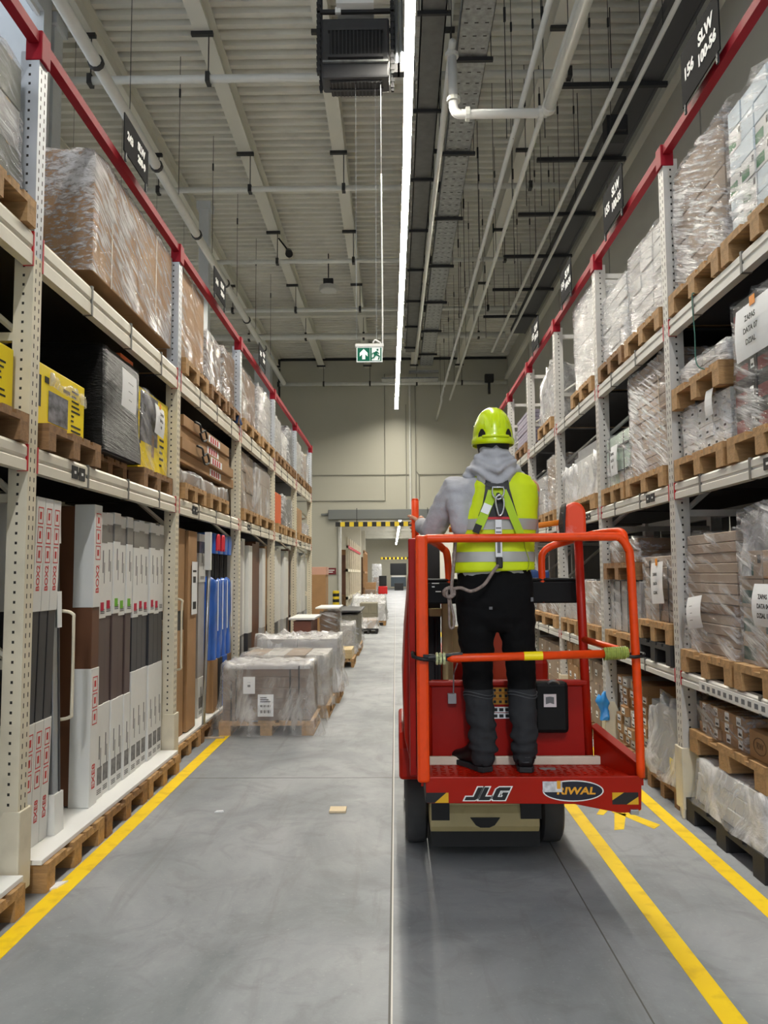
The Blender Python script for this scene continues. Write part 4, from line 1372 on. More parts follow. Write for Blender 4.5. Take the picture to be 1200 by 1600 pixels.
ordn = ('first', 'second', 'third', 'fourth', 'fifth', 'sixth', 'seventh', 'eighth')
cnt = {}
for i, (y, w, k) in enumerate(seq):
    up, lo, nm = kinds[k]
    bay = 'third' if y < 12.3 else 'fourth' if y < 15 else 'fifth'
    cnt[bay] = cnt.get(bay, 0) + 1
    o = empty('standing_board', (-1.95 - 0.02 * (i % 3), y + w / 2, ZB), 'tall %s, %s along the %s bottom left bay' % (nm, ordn[cnt[bay] - 1], bay), 'board', 'boards standing in the far left bays')
    MB().box(-0.45, 0, -w / 2, w / 2, 0.68, 1.84 + 0.04 * (i % 3)).build('upper_panel', [up], o)
    MB().box(-0.44, -0.006, -w / 2, w / 2, 0, 0.68).build('lower_panel', [lo], o)

# ======================= RIGHT RACK
S = 1
XR = 1.95


def rp(y0, y1, z, label, m=None):
    return pallet(1, 1.89, y0, y1, z, label, m or WOOD)


T = 3.365
rp(3.62, 4.48, T, 'pallet under the pale blue cartons, top right shelf')
r_ = wrapped(1, 3.66, 4.47, T + 0.147, 4.28, 'pale blue and white cartons under loose clear film, top right corner', 5, 6, BLUECARD, FILM, alt=WHITECARD, seed=101, amp=0.03, top_amp=0.07, step=0.07, xf=XR, band=GREENCARD, tape=False)
rp(4.52, 5.36, T, 'pallet under the tightly wrapped grey-brown stack, top right shelf')
wrapped(1, 4.52, 5.36, T + 0.147, 4.36, 'tall grey-brown stack in tight crinkled film, top right shelf before the first right upright', 1, 5, CARD2, FILMT, seed=102, amp=0.014, step=0.05, xf=XR, tape=False)
rp(5.56, 6.42, T, 'pallet under the tall white wrapped cartons past the first right upright')
wrapped(1, 5.56, 6.42, T + 0.147, 4.20, 'white cartons with a grey-brown end panel past the first right upright, top shelf', 3, 6, WHITECARD, FILMG, alt=GREYCARD, seed=103, amp=0.012, xf=XR, tape=False)
rp(6.50, 7.27, T, 'pallet under the white wrapped cartons before the second right upright', WOOD2)
wrapped(1, 6.50, 7.27, T + 0.147, 4.14, 'white wrapped cartons before the second right upright, top shelf', 3, 6, WHITECARD, FILMG, seed=104, amp=0.012, xf=XR, tape=False)
rp(7.52, 8.42, T, 'pallet under the smooth tall white load', WOOD)
wrapped(1, 7.52, 8.42, T + 0.147, 4.45, 'smooth tall white wrapped load alone in the third top right bay', 1, 2, WHITECARD, FILMG, seed=105, amp=0.015, xf=XR, tape=False)
rp(9.5, 10.4, T, 'pallet under the load in loose clear plastic', WOOD)
wrapped(1, 9.5, 10.5, T + 0.147, 4.15, 'load under a loose clear plastic bag, fourth top right bay', 2, 3, GREYCARD, FILMW, seed=106, amp=0.06, top_amp=0.12, step=0.08, xf=XR, tape=False)
rp(11.4, 12.4, T, 'pallet under the lilac-grey cartons beside the helmet', WOOD2)
wrapped(1, 11.4, 12.5, T + 0.147, 4.0, 'lilac-grey stacked cartons on the top right shelf beside the helmet', 1, 9, LILAC, None, seed=107, xf=XR, tape=False)
rp(13.3, 14.3, T, 'pallet in the farthest top right bay in view', WOOD2)
wrapped(1, 13.3, 14.6, T + 0.147, 4.0, 'grey wrapped load in the farthest top right bay in view', 1, 3, GREYCARD, FILMG, seed=108, xf=XR, step=0.15)
# second level
T = 2.23
rp(3.70, 4.50, T, 'pallet under the black cartons, second right shelf')
r_ = wrapped(1, 3.70, 4.50, T + 0.147, 3.14, 'black cartons with red print under film carrying a big white note, right picture edge', 3, 5, BLACKCARD, FILM, seed=111, amp=0.02, xf=XR, band=mat('red_print', (120, 34, 34), 0.5), tape=False, sticker=(0.3, 0.5, 0.04, 0.05), step=0.07)
paper(r_, -0.02, 0.53, 0.42, 0.29, 0.05, lines=('ZAPAS', 'DATA 07', 'DZIAL'), tilt=0.0, tape=ORTAPE, size=0.042)
rp(4.56, 5.36, T, 'pallet under the small white cartons, second right shelf')
r_ = wrapped(1, 4.58, 5.35, T + 0.147, 2.70, 'small white printed cartons under film below a second pallet', 6, 4, WHITECARD, FILM, seed=112, amp=0.012, xf=XR, sticker=(-0.15, 0.5, 0.05, 0.05), tape=False)
paper(r_, 0.18, 0.27, 0.11, 0.16, 0.03, lines=None)
rp(4.57, 5.36, 2.712, 'second pallet stacked on the small white cartons')
wrapped(1, 4.58, 5.35, 2.859, 2.99, 'two layers of small grey boxes under film on the stacked pallet', 4, 2, GREYCARD, FILMG, seed=113, amp=0.012, xf=XR, tape=False)
o = tag(MB().tube(smooth_path([(1.90, 4.9, 3.37), (1.87, 4.88, 3.34), (1.875, 4.87, 3.1), (1.86, 4.82, 2.9), (1.9, 4.76, 2.84)]), 0.004, 5).build('green_string', [mat('green_plastic', (60, 110, 96), 0.5)], smooth=True), 'thin green strap hanging from the top right beam', 'strap')
rp(5.58, 6.50, T, 'pallet under the tall brown stack, second right shelf')
r_ = wrapped(1, 5.56, 6.52, T + 0.147, 3.22, 'tall brown stack of thin layers in tight film, filling the second right shelf', 1, 14, CARD2, FILMT, seed=114, amp=0.012, step=0.06, xf=XR, tape=False)
straps(r_, 0.96, 1.0, 0.84, (0.25,), (0.45,), m=mat('tan_strap', (176, 150, 122), 0.5))
rp(6.56, 7.27, T, 'pallet under the pale green strapped stack')
r_ = wrapped(1, 6.56, 7.27, T + 0.147, 2.83, 'pale green and white stack with black straps and a white note', 2, 4, mat('pale_green_carton', (200, 216, 204), 0.6), FILM, alt=WHITECARD, seed=115, xf=XR, tape=False)
straps(r_, 0.71, 1.0, 0.45, (-0.25, 0.2), (0.12, 0.34))
paper(r_, 0.02, 0.22, 0.2, 0.26, 0.03, lines=('ZAPAS', 'DATA', '07'))
rp(7.5, 9.1, T, 'pallet under the bulging plastic bags, second right shelf')
r_ = wrapped(1, 7.5, 9.1, T + 0.147, 2.74, 'white boxes in a bulging clear plastic bag, second right shelf', 2, 1, WHITECARD, FILMW, seed=116, amp=0.08, top_amp=0.1, step=0.07, xf=XR, tape=False, zc=0.42)
MB().box(-0.7, -0.1, -0.7, 0.35, 0.38, 0.52).box(-0.7, -0.12, -0.6, 0.3, 0.52, 0.60).build('box_lid', [WHITECARD], r_)
for i, (y0, y1, h, bd, lb) in enumerate(((9.45, 10.1, .68, CARD2, 'tall beige wrapped stack on the second right shelf, left of the safety vest'), (10.2, 11.1, .5, GREYCARD, 'grey wrapped stack behind the safety vest, second right shelf'), (11.4, 12.9, .6, GREYCARD, 'grey load in the fifth right bay, second shelf'))):
    rp(y0, y1, T, 'pallet under the %s' % lb.split(',')[0].split(' on the')[0])
    wrapped(1, y0, y1, T + 0.147, T + 0.147 + h, lb, 1, 3, bd, FILMG, seed=120 + i, xf=XR, step=0.12)
# third level
T = 0.97
rp(3.74, 4.53, T, 'pallet under the cartons with dark green print at the right picture edge')
r_ = wrapped(1, 3.74, 4.53, T + 0.147, 1.98, 'brown cartons with dark green print under bunched clear film, right picture edge', 3, 4, CARD, FILM, alt=CARD2, seed=131, amp=0.02, xf=XR, band=DKGREENCARD, tape=False, zc=0.62)
wrap(r_, 0.70, 0.7, 0.34, FILMW, z0=0.48, amp=0.07, top_amp=0.12, seed=133, step=0.06, name='bunched_film')
paper(r_, 0.05, 0.33, 0.32, 0.22, 0.05, lines=('ZAPAS', 'DATA 04', 'DZIAL 17'), size=0.034, curl=0.02)
rp(4.57, 5.36, T, 'pallet under the tall brown wrapped stack, third right shelf')
r_ = wrapped(1, 4.58, 5.35, T + 0.147, 1.86, 'tall brown stack of thin cartons with a curled white sheet, third right shelf', 1, 12, CARD2, FILM, alt=CARD3, seed=132, amp=0.02, top_amp=0.04, step=0.06, xf=XR, tape=False, flare=0.03)
paper(r_, -0.12, 0.25, 0.24, 0.20, 0.05, lines=('- - - -', '- - -', '- - - -'), tilt=0.1, curl=0.018, size=0.02)
rp(5.56, 6.32, T, 'black plastic pallet under a second pallet, third right shelf', WOOD3)
rp(5.56, 6.30, T + 0.147, 'pale pallet stacked on the black plastic pallet')
r_ = wrapped(1, 5.57, 6.28, T + 0.294, 1.74, 'strapped brown stack with a white note and yellow tape, on a black pallet', 2, 6, CARD2, FILM, seed=134, xf=XR, tape=False, top_amp=0.06, amp=0.015)
straps(r_, 0.71, 1.0, 0.44, (-0.2, 0.0, 0.2))
paper(r_, 0.1, 0.28, 0.26, 0.30, 0.04, lines=('ZAPAS', 'DATA', 'DZIAL'), tilt=0.05, tape=ORTAPE, size=0.03)
rp(6.40, 7.27, T, 'pallet under the big grey strapped box')
r_ = wrapped(1, 6.40, 7.27, T + 0.147, 1.55, 'big grey strapped box on the third right shelf, seen through the lift cage', 1, 1, GREYCARD, FILM, seed=135, xf=XR, tape=False)
straps(r_, 0.87, 1.0, 0.43, (-0.3, -0.1, 0.1, 0.3))
rp(6.42, 7.26, 1.56, 'pallet stacked on the big grey strapped box', WOOD2)
wrapped(1, 6.42, 7.26, 1.707, 1.90, 'low brown bundle under dark film, on top of the stacked pallet', 2, 2, CARD3, FILM, seed=136, amp=0.03, xf=XR)
for i, (y0, y1, h, bd, lb) in enumerate(((7.5, 8.35, .42, CARD2, 'beige wrapped boxes in the third right bay, third shelf, seen below the black console'), (8.42, 9.2, .4, GREYCARD, 'grey wrapped boxes beside the beige ones, third right shelf'),
                                         (9.45, 11.1, .38, CARD3, 'brown goods in the fourth right bay, third shelf'), (11.4, 12.9, .38, GREYCARD, 'grey goods in the fifth right bay, third shelf'))):
    rp(y0, y1, T, 'pallet under the %s' % lb.split(' in the')[0].split(' beside')[0])
    r_ = wrapped(1, y0, y1, T + 0.147, T + 0.147 + h, lb, 2, 2, bd, FILMG, seed=140 + i, xf=XR, step=0.1, amp=0.025)
# floor level
pallet(1, 1.90, 4.27, 5.38, 0.0, 'black pallet on the floor under the white wrapped bundle, right rack', WOOD3)
r_ = wrapped(1, 4.26, 5.27, 0.147, 0.43, 'low bundle in white film with a green end, on the floor of the right rack', 3, 3, WHITECARD, FILMW, seed=151, amp=0.02, D=0.95, xf=1.94, tape=False, flare=0.03)
MB().box(-0.93, -0.02, 0.507, 0.545, 0.0, 0.275).build('end_panel', [GREENCARD], r_, bevel=0.004)
pallet(1, 1.93, 4.28, 5.36, 0.45, 'pallet lying on the low white bundle, right rack')
r_ = wrapped(1, 4.60, 5.28, 0.597, 0.79, 'small brown cartons with labels under torn film, lowest right bay', 4, 3, CARD, FILM, seed=152, amp=0.03, top_amp=0.05, xf=1.97, sticker=(0, 0.5, 0.06, 0.05))
o = empty('brown_carton', (1.97, 4.42, 0.597), 'brown carton with an oval printed mark beside the torn film', 'carton', rz=PI)
MB().box(-0.4, 0, -0.13, 0.13, 0, 0.15).build('carton', [CARD], o, bevel=0.004)
MB().tube([(0.001, 0.075 * math.cos(k * PI / 10), 0.075 + 0.045 * math.sin(k * PI / 10)) for k in range(20)], 0.003, 4, closed=True).text('RW', 0.05, frame_mtx((0.001, 0, 0.075), (0, 1, 0), (0, 0, 1)), 0.002).build('print', [CARD3], o)
pallet(1, 1.90, 3.62, 4.18, 0.0, 'pallet on the floor at the lower right picture edge')
wrapped(1, 3.62, 4.18, 0.147, 0.66, 'brown cartons stacked at the lower right picture edge', 2, 3, CARD, None, seed=153, xf=1.95)
# bay past the first upright
pallet(1, 1.92, 5.58, 6.25, 0.0, 'pallet under the upright sheet in torn film', WOOD2)
r_ = wrapped(1, 5.60, 6.22, 0.147, 0.66, 'grey slabs under torn clear film with a yellow corner, behind the first right upright', 1, 1, mat('grey_slab', (150, 154, 160), 0.5), FILMW, seed=154, amp=0.05, top_amp=0.16, step=0.06, xf=XR, tape=False, flare=0.05)
MB().box(0.006, 0.012, 0.12, 0.28, 0.04, 0.16).build('yellow_corner', [YEL], r_)
pallet(1, 1.92, 6.42, 7.22, 0.0, 'pallet under the many small labelled cartons', WOOD2)
r_ = wrapped(1, 6.42, 7.22, 0.147, 0.72, 'many small cartons with white and dark blue labels, lowest right bay behind the lift cage', 5, 7, CARD, None, alt=GREYCARD, seed=155, xf=XR, sticker=(0.0, 0.5, 0.09, 0.05), tape=False, jit=0.05)
o = tag(shell(0.08, 0.07, 0.2, amp=0.06, r=0.03, seed=9, step=0.015, freq=14).build('blue_tape_roll', [mat('sky_blue_film', (60, 150, 226), 0.35)], smooth=True), 'crumpled sky-blue film tied to the second right upright', 'film')
o.location = (1.90, 7.31, 0.30)
for i, (y0, y1, h, bd, lb) in enumerate(((7.5, 8.3, .6, CARD2, 'brown cartons in the lowest bay of the third right bay'), (8.4, 9.2, .7, CARD, 'plain cartons beside them in the lowest third right bay'), (9.5, 11.0, .6, CARD2, 'brown cartons in the lowest fourth right bay'), (11.4, 12.9, .6, GREYCARD, 'grey cartons in the lowest fifth right bay'))):
    pallet(1, 1.92, y0, y1, 0.0, 'floor pallet under the %s' % lb, WOOD2)
    wrapped(1, y0, y1, 0.147, 0.147 + h, lb, 3, 3, bd, None, seed=160 + i, xf=XR, sticker=(0, 0.5, 0.08, 0.06))
# ------------------------------------------------------------------ the personnel lift
ORED = mat('lift_red_paint', (158, 22, 3), 0.4, var=0.06, vscale=5, spec=0.25, dirt=(150, 40, 16), dscale=14, damt=0.25)
DRED = mat('lift_dark_red', (150, 14, 4), 0.4, var=0.1, vscale=4, spec=0.25)
RAIL = mat('lift_rail_orange', (230, 70, 10), 0.38, var=0.06, dirt=(170, 60, 26), dscale=18, damt=0.3, spec=0.35)
CREAMM = mat('lift_cream', (200, 184, 134), 0.45, var=0.1, vscale=4, dirt=(120, 104, 70), dscale=6, damt=0.4)
TYRE = mat('tyre_grey', (72, 72, 74), 0.75, var=0.15, vscale=8)
LIFT = empty('personnel_lift', (0.62, 4.5, 0.0), 'orange-red stock-picking lift with a railed platform, driven away down the aisle', 'lift')


def lp(b, name, mats, bevel=0.0, smooth=False, parent=None):
    return b.build(name, mats if isinstance(mats, list) else [mats], parent or LIFT, bevel=bevel, smooth=smooth, world=True)


YR = 3.92
b = MB().box(0.15, 1.13, YR + 0.01, 4.22, 0.60, 0.634, 0)
lp(b, 'platform_deck', [ORED])
b = MB()
for i in range(22):
    for j in range(6):
        x, y = 0.19 + i * 0.041, YR + 0.035 + j * 0.044
        s_ = 1 if (i + j) % 2 else -1
        m_ = Matrix.Translation((x, y, 0.634)) @ Matrix.Rotation(s_ * 0.75, 4, 'Z')
        b.box(-0.014, 0.014, -0.0035, 0.0035, 0, 0.003, 0, m_)
lp(b, 'tread_pattern', [ORED])
b = MB().prism([(0.135, 0.646), (1.172, 0.646), (1.166, 0.49), (1.12, 0.478), (1.06, 0.476), (0.85, 0.517), (0.142, 0.523)], 'y', YR - 0.015, YR + 0.012)
fascia = lp(b, 'rear_fascia', [ORED], bevel=0.004)
b = MB().box(0.155, 1.05, 4.195, 4.22, 0.634, 0.676)
lp(b, 'sill_strip', [mat('worn_white_strip', (216, 204, 186), 0.5, var=0.12)], bevel=0.003)
b = MB().box(0.155, 1.0, 4.24, 4.262, 0.62, 1.03)
panel = lp(b, 'front_panel', [DRED], bevel=0.004)
lp(MB().box(0.15, 1.005, 4.225, 4.275, 1.03, 1.06), 'panel_rail', [ORED], bevel=0.008)
for sgn, (xa, xb) in ((1, (1.172, 1.03)), (-1, (0.128, 0.15))):
    b = MB()
    t = 0.012 * sgn
    q = [(xa, YR, 0.60), (xb, 4.25, 0.60), (xb, 4.25, 0.82), (xa, YR, 0.70)]
    b.add([q[0], q[1], q[2], q[3]] + [(p[0] + t, p[1], p[2]) for p in q], [(0, 1, 2, 3), (4, 7, 6, 5), (0, 4, 5, 1), (1, 5, 6, 2), (2, 6, 7, 3), (3, 7, 4, 0)])
    b.add([(xa - t, YR, 0.70), (xb - t, 4.25, 0.82), (xb + 1.5 * t, 4.25, 0.835), (xa + 1.5 * t, YR, 0.715)] + [(xa - t, YR, 0.69), (xb - t, 4.25, 0.81), (xb + 1.5 * t, 4.25, 0.81), (xa + 1.5 * t, YR, 0.69)],
          [(0, 1, 2, 3), (4, 7, 6, 5), (0, 4, 5, 1), (1, 5, 6, 2), (2, 6, 7, 3), (3, 7, 4, 0)])
    lp(b, 'side_kick_panel', [ORED])
# cage of round tubes
gate = smooth_path([(0.128, YR, 1.70), (0.131, YR, 1.755), (0.155, YR, 1.79), (0.21, YR, 1.794), (0.6, YR, 1.794), (1.04, YR, 1.797), (1.105, YR, 1.79), (1.142, YR, 1.74), (1.153, YR, 1.67), (1.163, YR, 1.3), (1.17, YR, 0.95), (1.172, YR, 0.64)], 7)
lp(MB().tube(gate, 0.021, 12), 'rear_rail', [RAIL], smooth=True)
lp(MB().box(0.098, 0.158, YR - 0.03, YR + 0.03, 0.62, 1.81), 'rear_post', [RAIL], bevel=0.014)
lp(MB().box(0.066, 0.110, 4.03, 4.14, 0.62, 1.80).box(0.09, 0.16, 4.03, 4.12, 0.66, 1.45), 'side_post', [DRED], bevel=0.006)
lp(MB().tube(smooth_path([(1.13, YR, 1.765), (1.125, YR + 0.02, 1.812), (1.10, YR + 0.07, 1.825), (1.02, 4.15, 1.818), (0.953, 4.38, 1.795), (0.87, 4.42, 1.77), (0.822, 4.42, 1.735), (0.810, 4.42, 1.68), (0.813, 4.42, 1.46)], 7), 0.020, 12), 'side_rail', [RAIL], smooth=True)
lp(MB().tube(smooth_path([(0.13, YR + 0.02, 1.79), (0.165, 4.1, 1.797), (0.215, 4.33, 1.79), (0.262, 4.42, 1.762), (0.289, 4.42, 1.71), (0.30, 4.42, 1.46)], 7), 0.020, 12), 'side_rail', [RAIL], smooth=True)
lp(MB().tube([(1.004, 4.25, 0.62), (0.99, 4.25, 1.2), (0.975, 4.25, 1.86)], 0.024, 12), 'front_post', [ORED], smooth=True)
lp(MB().tube([(0.165, 4.25, 0.62), (0.165, 4.25, 1.06)], 0.024, 12), 'front_post', [ORED], smooth=True)
# upright grip the left hand holds, and the one on the right with a worn round head
lp(MB().tube([(0.112, 4.42, 1.46), (0.112, 4.42, 2.03)], 0.0205, 12).lathe([(0.0, 0.0), (0.015, 0.0), (0.0205, -0.01)], (0.112, 4.42, 2.04)), 'hand_grip', [RAIL], smooth=True)
b = MB()
arch = [(0.955 + 0.057 * math.cos(a), 1.93 + 0.066 * math.sin(a)) for a in [PI * k / 10 for k in range(11)]]
b.prism([(1.012, 1.80)] + arch + [(0.898, 1.80)], 'y', 4.20, 4.30, 0)
head = lp(b, 'pivot_head', [mat('worn_head', (232, 70, 20), 0.4, dirt=(222, 198, 206), dscale=9, damt=0.7)], bevel=0.016)
lp(MB().prism([(0.893, 1.82)] + [(0.905 + 0.012 * math.cos(a), 1.9 + 0.09 * math.sin(a)) for a in (PI / 2, PI * 0.7)] + [(0.885, 1.88)], 'y', 4.19, 4.31).lathe([(0.0, 0), (0.045, 0), (0.045, 0.012), (0.0, 0.012)], (0.886, 4.25, 1.90), 'x', 14), 'rubber_disc', [BLACK], parent=head)
lp(MB().tube([(0.30, 4.42, 1.865), (0.7, 4.42, 1.87), (0.93, 4.33, 1.90)], 0.016, 10), 'front_rail', [mat('amber_rail', (226, 130, 34), 0.35)], smooth=True)
# chain bar across the entrance
bar = lp(MB().tube([(0.245, YR - 0.045, 1.212), (0.27, YR - 0.045, 1.214), (1.015, YR - 0.045, 1.231)], [0.012, 0.020, 0.020], 12), 'gate_bar', [RAIL], smooth=True)
lp(MB().box(0.13, 0.255, YR - 0.052, YR - 0.040, 1.200, 1.232).tube([(0.155, YR - 0.05, 1.216), (0.25, YR - 0.048, 1.226), (0.32, YR - 0.045, 1.232)], 0.012, 8), 'bracket', [BLACK], parent=bar)
b = MB()
for k in range(10):
    b.tube([(1.005 + k * 0.0105, YR - 0.045 - 0.027, 1.231 + 0.0006 * k)] + [(1.005 + k * 0.0105 + 0.002 * math.sin(a), YR - 0.045 - 0.027 * math.cos(a), 1.231 + 0.0006 * k + 0.027 * math.sin(a)) for a in [2 * PI * j / 12 for j in range(1, 12)]], 0.0055, 6, closed=True)
b.tube([(1.0, YR - 0.045, 1.231), (1.115, YR - 0.045, 1.238)], 0.026, 12)
lp(b, 'tape_wrapping', [mat('green_tape', (146, 158, 70), 0.55, var=0.25, vscale=40)], parent=bar)
b = MB()
for k in range(3):
    x = 0.197 + k * 0.017
    b.tube([(x, YR - 0.045 - 0.024 * math.cos(a), 1.212 + 0.024 * math.sin(a)) for a in [2 * PI * j / 12 for j in range(12)]], 0.007, 6, closed=True)
lp(b, 'tape_wrapping', [mat('striped_tape', (190, 196, 150), 0.5, var=0.5, vscale=60)], parent=bar)
b = MB().tube([(1.10, YR - 0.05, 1.222), (1.14, YR - 0.055, 1.216), (1.19, YR - 0.045, 1.22), (1.205, YR, 1.225), (1.19, YR + 0.035, 1.224), (1.14, YR + 0.03, 1.222), (1.12, YR, 1.23)], 0.009, 6)
b.tube([(0.18, YR - 0.05, 1.205), (0.12, YR - 0.055, 1.212), (0.082, YR - 0.03, 1.22), (0.08, YR + 0.02, 1.235), (0.10, YR + 0.04, 1.22)], 0.010, 6)
lp(b, 'rubber_strap', [BLACK], smooth=True, parent=bar)
lp(MB().tube([(0.615, YR - 0.045, 1.222), (0.705, YR - 0.045, 1.224)], 0.0212, 12), 'sticker', [YEL], parent=bar)
lp(MB().tube([(0.985, 4.25, 1.272), (1.07, 4.02, 1.25), (1.12, YR - 0.02, 1.238)], 0.017, 10), 'side_mid_rail', [RAIL], smooth=True)
# black tool tray / console in front of the operator
b = MB().box(0.17, 1.0, 4.40, 4.62, 1.455, 1.575)
for (x0, x1, y0, y1) in ((0.17, 1.0, 4.40, 4.415), (0.17, 1.0, 4.605, 4.62), (0.17, 0.185, 4.40, 4.62), (0.985, 1.0, 4.40, 4.62)):
    b.box(x0, x1, y0, y1, 1.575, 1.592)
tray = lp(b, 'tool_tray', [mat('console_black', (12, 12, 14), 0.5, spec=0.2)], bevel=0.012)
lp(MB().box(0.2, 0.215, 4.396, 4.4, 1.545, 1.552).box(0.2, 0.24, 4.396, 4.4, 1.565, 1.570).box(0.22, 0.25, 4.396, 4.4, 1.52, 1.525), 'print', [WHITE], parent=tray)
tag(shell(0.16, 0.10, 0.035, amp=0.02, r=0.012, seed=4, step=0.02).build('blue_cloth', [mat('blue_cloth', (44, 74, 130), 0.7)], smooth=True), 'blue cloth lying on the right end of the black tool tray', 'cloth').location = (0.85, 4.5, 1.594)
# mast
lp(MB().box(0.281, 0.345, 4.86, 4.95, 0.4, 1.46).box(0.70, 0.76, 4.86, 4.95, 0.4, 1.46).box(0.2, 0.281, 4.88, 4.92, 1.36, 1.41).box(0.345, 0.40, 4.9, 4.95, 1.12, 1.3), 'mast', [CREAMM], bevel=0.004)
lp(MB().box(0.19, 0.275, 4.93, 5.02, 0.4, 1.9).box(0.765, 0.85, 4.93, 5.02, 0.4, 1.46).tube([(0.245, 4.9, 0.5), (0.245, 4.9, 1.35)], 0.012, 8), 'inner_mast', [DARKST])
lp(MB().prism([(0.58, 1.55), (0.625, 1.55), (0.69, 0.9), (0.585, 0.9)], 'y', 4.85, 4.9), 'tow_arm', [mat('salmon_red', (232, 92, 58), 0.4)])
# curved red flank and fender on the left
hull = [(0.115, 1.80), (0.078, 1.60), (0.05, 1.30), (0.036, 1.03), (0.042, 0.72), (0.07, 0.60), (0.16, 0.55), (0.16, 1.80)]
lp(MB().prism(hull, 'y', 4.45, 5.2), 'side_cover', [ORED], bevel=0.015)
lp(MB().prism([(4.66, 0.44), (4.66, 0.62), (4.72, 0.70), (4.85, 0.735), (5.35, 0.735), (5.42, 0.44)], 'x', 0.012, 0.155), 'fender', [ORED], bevel=0.02)
# chassis
b = MB().box(0.185, 0.80, 4.56, 6.1, 0.30, 0.46, 0)
b.prism([(4.56, 0.33), (4.54, 0.29), (4.535, 0.22), (4.56, 0.185), (4.62, 0.18), (6.1, 0.18), (6.1, 0.33)], 'x', 0.185, 0.79, 0)
ch = lp(b, 'chassis', [CREAMM], bevel=0.006)
lp(MB().prism([(0.405, 0.268), (0.57, 0.268), (0.54, 0.228), (0.51, 0.215), (0.46, 0.215), (0.435, 0.228)], 'y', 4.53, 4.545), 'tow_hole', [BLACK], parent=ch)
lp(MB().box(0.19, 0.29, 4.53, 4.56, 0.255, 0.40).box(0.685, 0.80, 4.53, 4.56, 0.262, 0.40), 'bump_stop', [BLACK], parent=ch)
lp(MB().box(0.19, 0.80, 4.6, 6.0, 0.09, 0.18), 'underside', [BLACK], parent=ch)
lp(MB().box(0.15, 1.0, 4.28, 4.75, 0.42, 0.60).box(0.2, 0.95, 4.75, 5.6, 0.46, 0.75), 'undercarriage', [DARKST])
lp(MB().box(0.2, 0.95, 5.0, 6.1, 0.46, 1.1), 'battery_cover', [ORED], bevel=0.04)
for (x, y) in ((0.115, 4.99), (0.918, 4.99), (0.115, 5.85), (0.918, 5.85)):
    w = 0.065
    prof_ = [(0.12, -w), (0.19, -w), (0.21, -w * 0.8), (0.215, -w * 0.3), (0.215, w * 0.3), (0.21, w * 0.8), (0.19, w), (0.12, w)]
    o = lp(MB().lathe(prof_, (x, y, 0.215), 'x', 36), 'wheel', [TYRE])
    auto_smooth(o, 35)
    lp(MB().lathe([(0.0, -w * 0.9), (0.12, -w * 0.9), (0.13, -w), (0.13, w), (0.12, w * 0.9), (0.0, w * 0.9)], (x, y, 0.215), 'x', 24), 'rim', [CREAMM], parent=o)
# decals on the rear fascia
yf = YR - 0.0155
for (x0, x1, z0, z1, d) in ((0.14, 0.246, 0.526, 0.573, 1), (1.028, 1.152, 0.516, 0.572, -1)):
    b = MB().box(x0, x1, yf - 0.001, yf, z0, z1, 0)
    W = x1 - x0
    if d > 0:
        b.prism([(x0 + W * 0.38, z0), (x1, z0), (x1, z1), (x0 + W * 0.9, z1)], 'y', yf - 0.002, yf - 0.001, 1)
    else:
        b.prism([(x0, z0 + 0.02), (x0, z1), (x0 + W * 0.45, z1)], 'y', yf - 0.002, yf - 0.001, 1)
        b.prism([(x1, z1 - 0.02), (x1, z0), (x1 - W * 0.45, z0)], 'y', yf - 0.002, yf - 0.001, 1)
    lp(b, 'hazard_sticker', [BLACK, mat('hazard_amber', (214, 164, 20), 0.5)], parent=fascia)
fm = frame_mtx((0.433, yf - 0.001, 0.567), (1, 0, 0), (0, 0, 1))
# slanted maker's letters built as outlines: white edge below, black above
LET = {'J': [(0.0, 0.0), (0.62, 0.0), (0.72, 0.12), (0.72, 1.0), (0.44, 1.0), (0.44, 0.26), (0.0, 0.26)],
       'L': [(0.82, 0.0), (1.46, 0.0), (1.46, 0.28), (1.10, 0.28), (1.10, 1.0), (0.82, 1.0)],
       'G': [(1.56, 0.14), (1.68, 0.0), (2.36, 0.0), (2.36, 0.60), (2.02, 0.60), (2.02, 0.40), (2.10, 0.40), (2.10, 0.25), (1.84, 0.25), (1.84, 0.74), (2.36, 0.74), (2.36, 1.0), (1.68, 1.0), (1.56, 0.86)]}


def grow(poly, d):
    n = len(poly)
    out = []
    area = sum(poly[i][0] * poly[(i + 1) % n][1] - poly[(i + 1) % n][0] * poly[i][1] for i in range(n))
    sg = 1 if area > 0 else -1
    for i in range(n):
        p0, p1, p2 = Vector(poly[i - 1]), Vector(poly[i]), Vector(poly[(i + 1) % n])
        e1, e2 = (p1 - p0).normalized(), (p2 - p1).normalized()
        n1, n2 = Vector((e1.y, -e1.x)) * sg, Vector((e2.y, -e2.x)) * sg
        k = n1 + n2
        k = k / max(0.35, k.dot(n1))
        out.append((p1.x + k.x * d, p1.y + k.y * d))
    return out


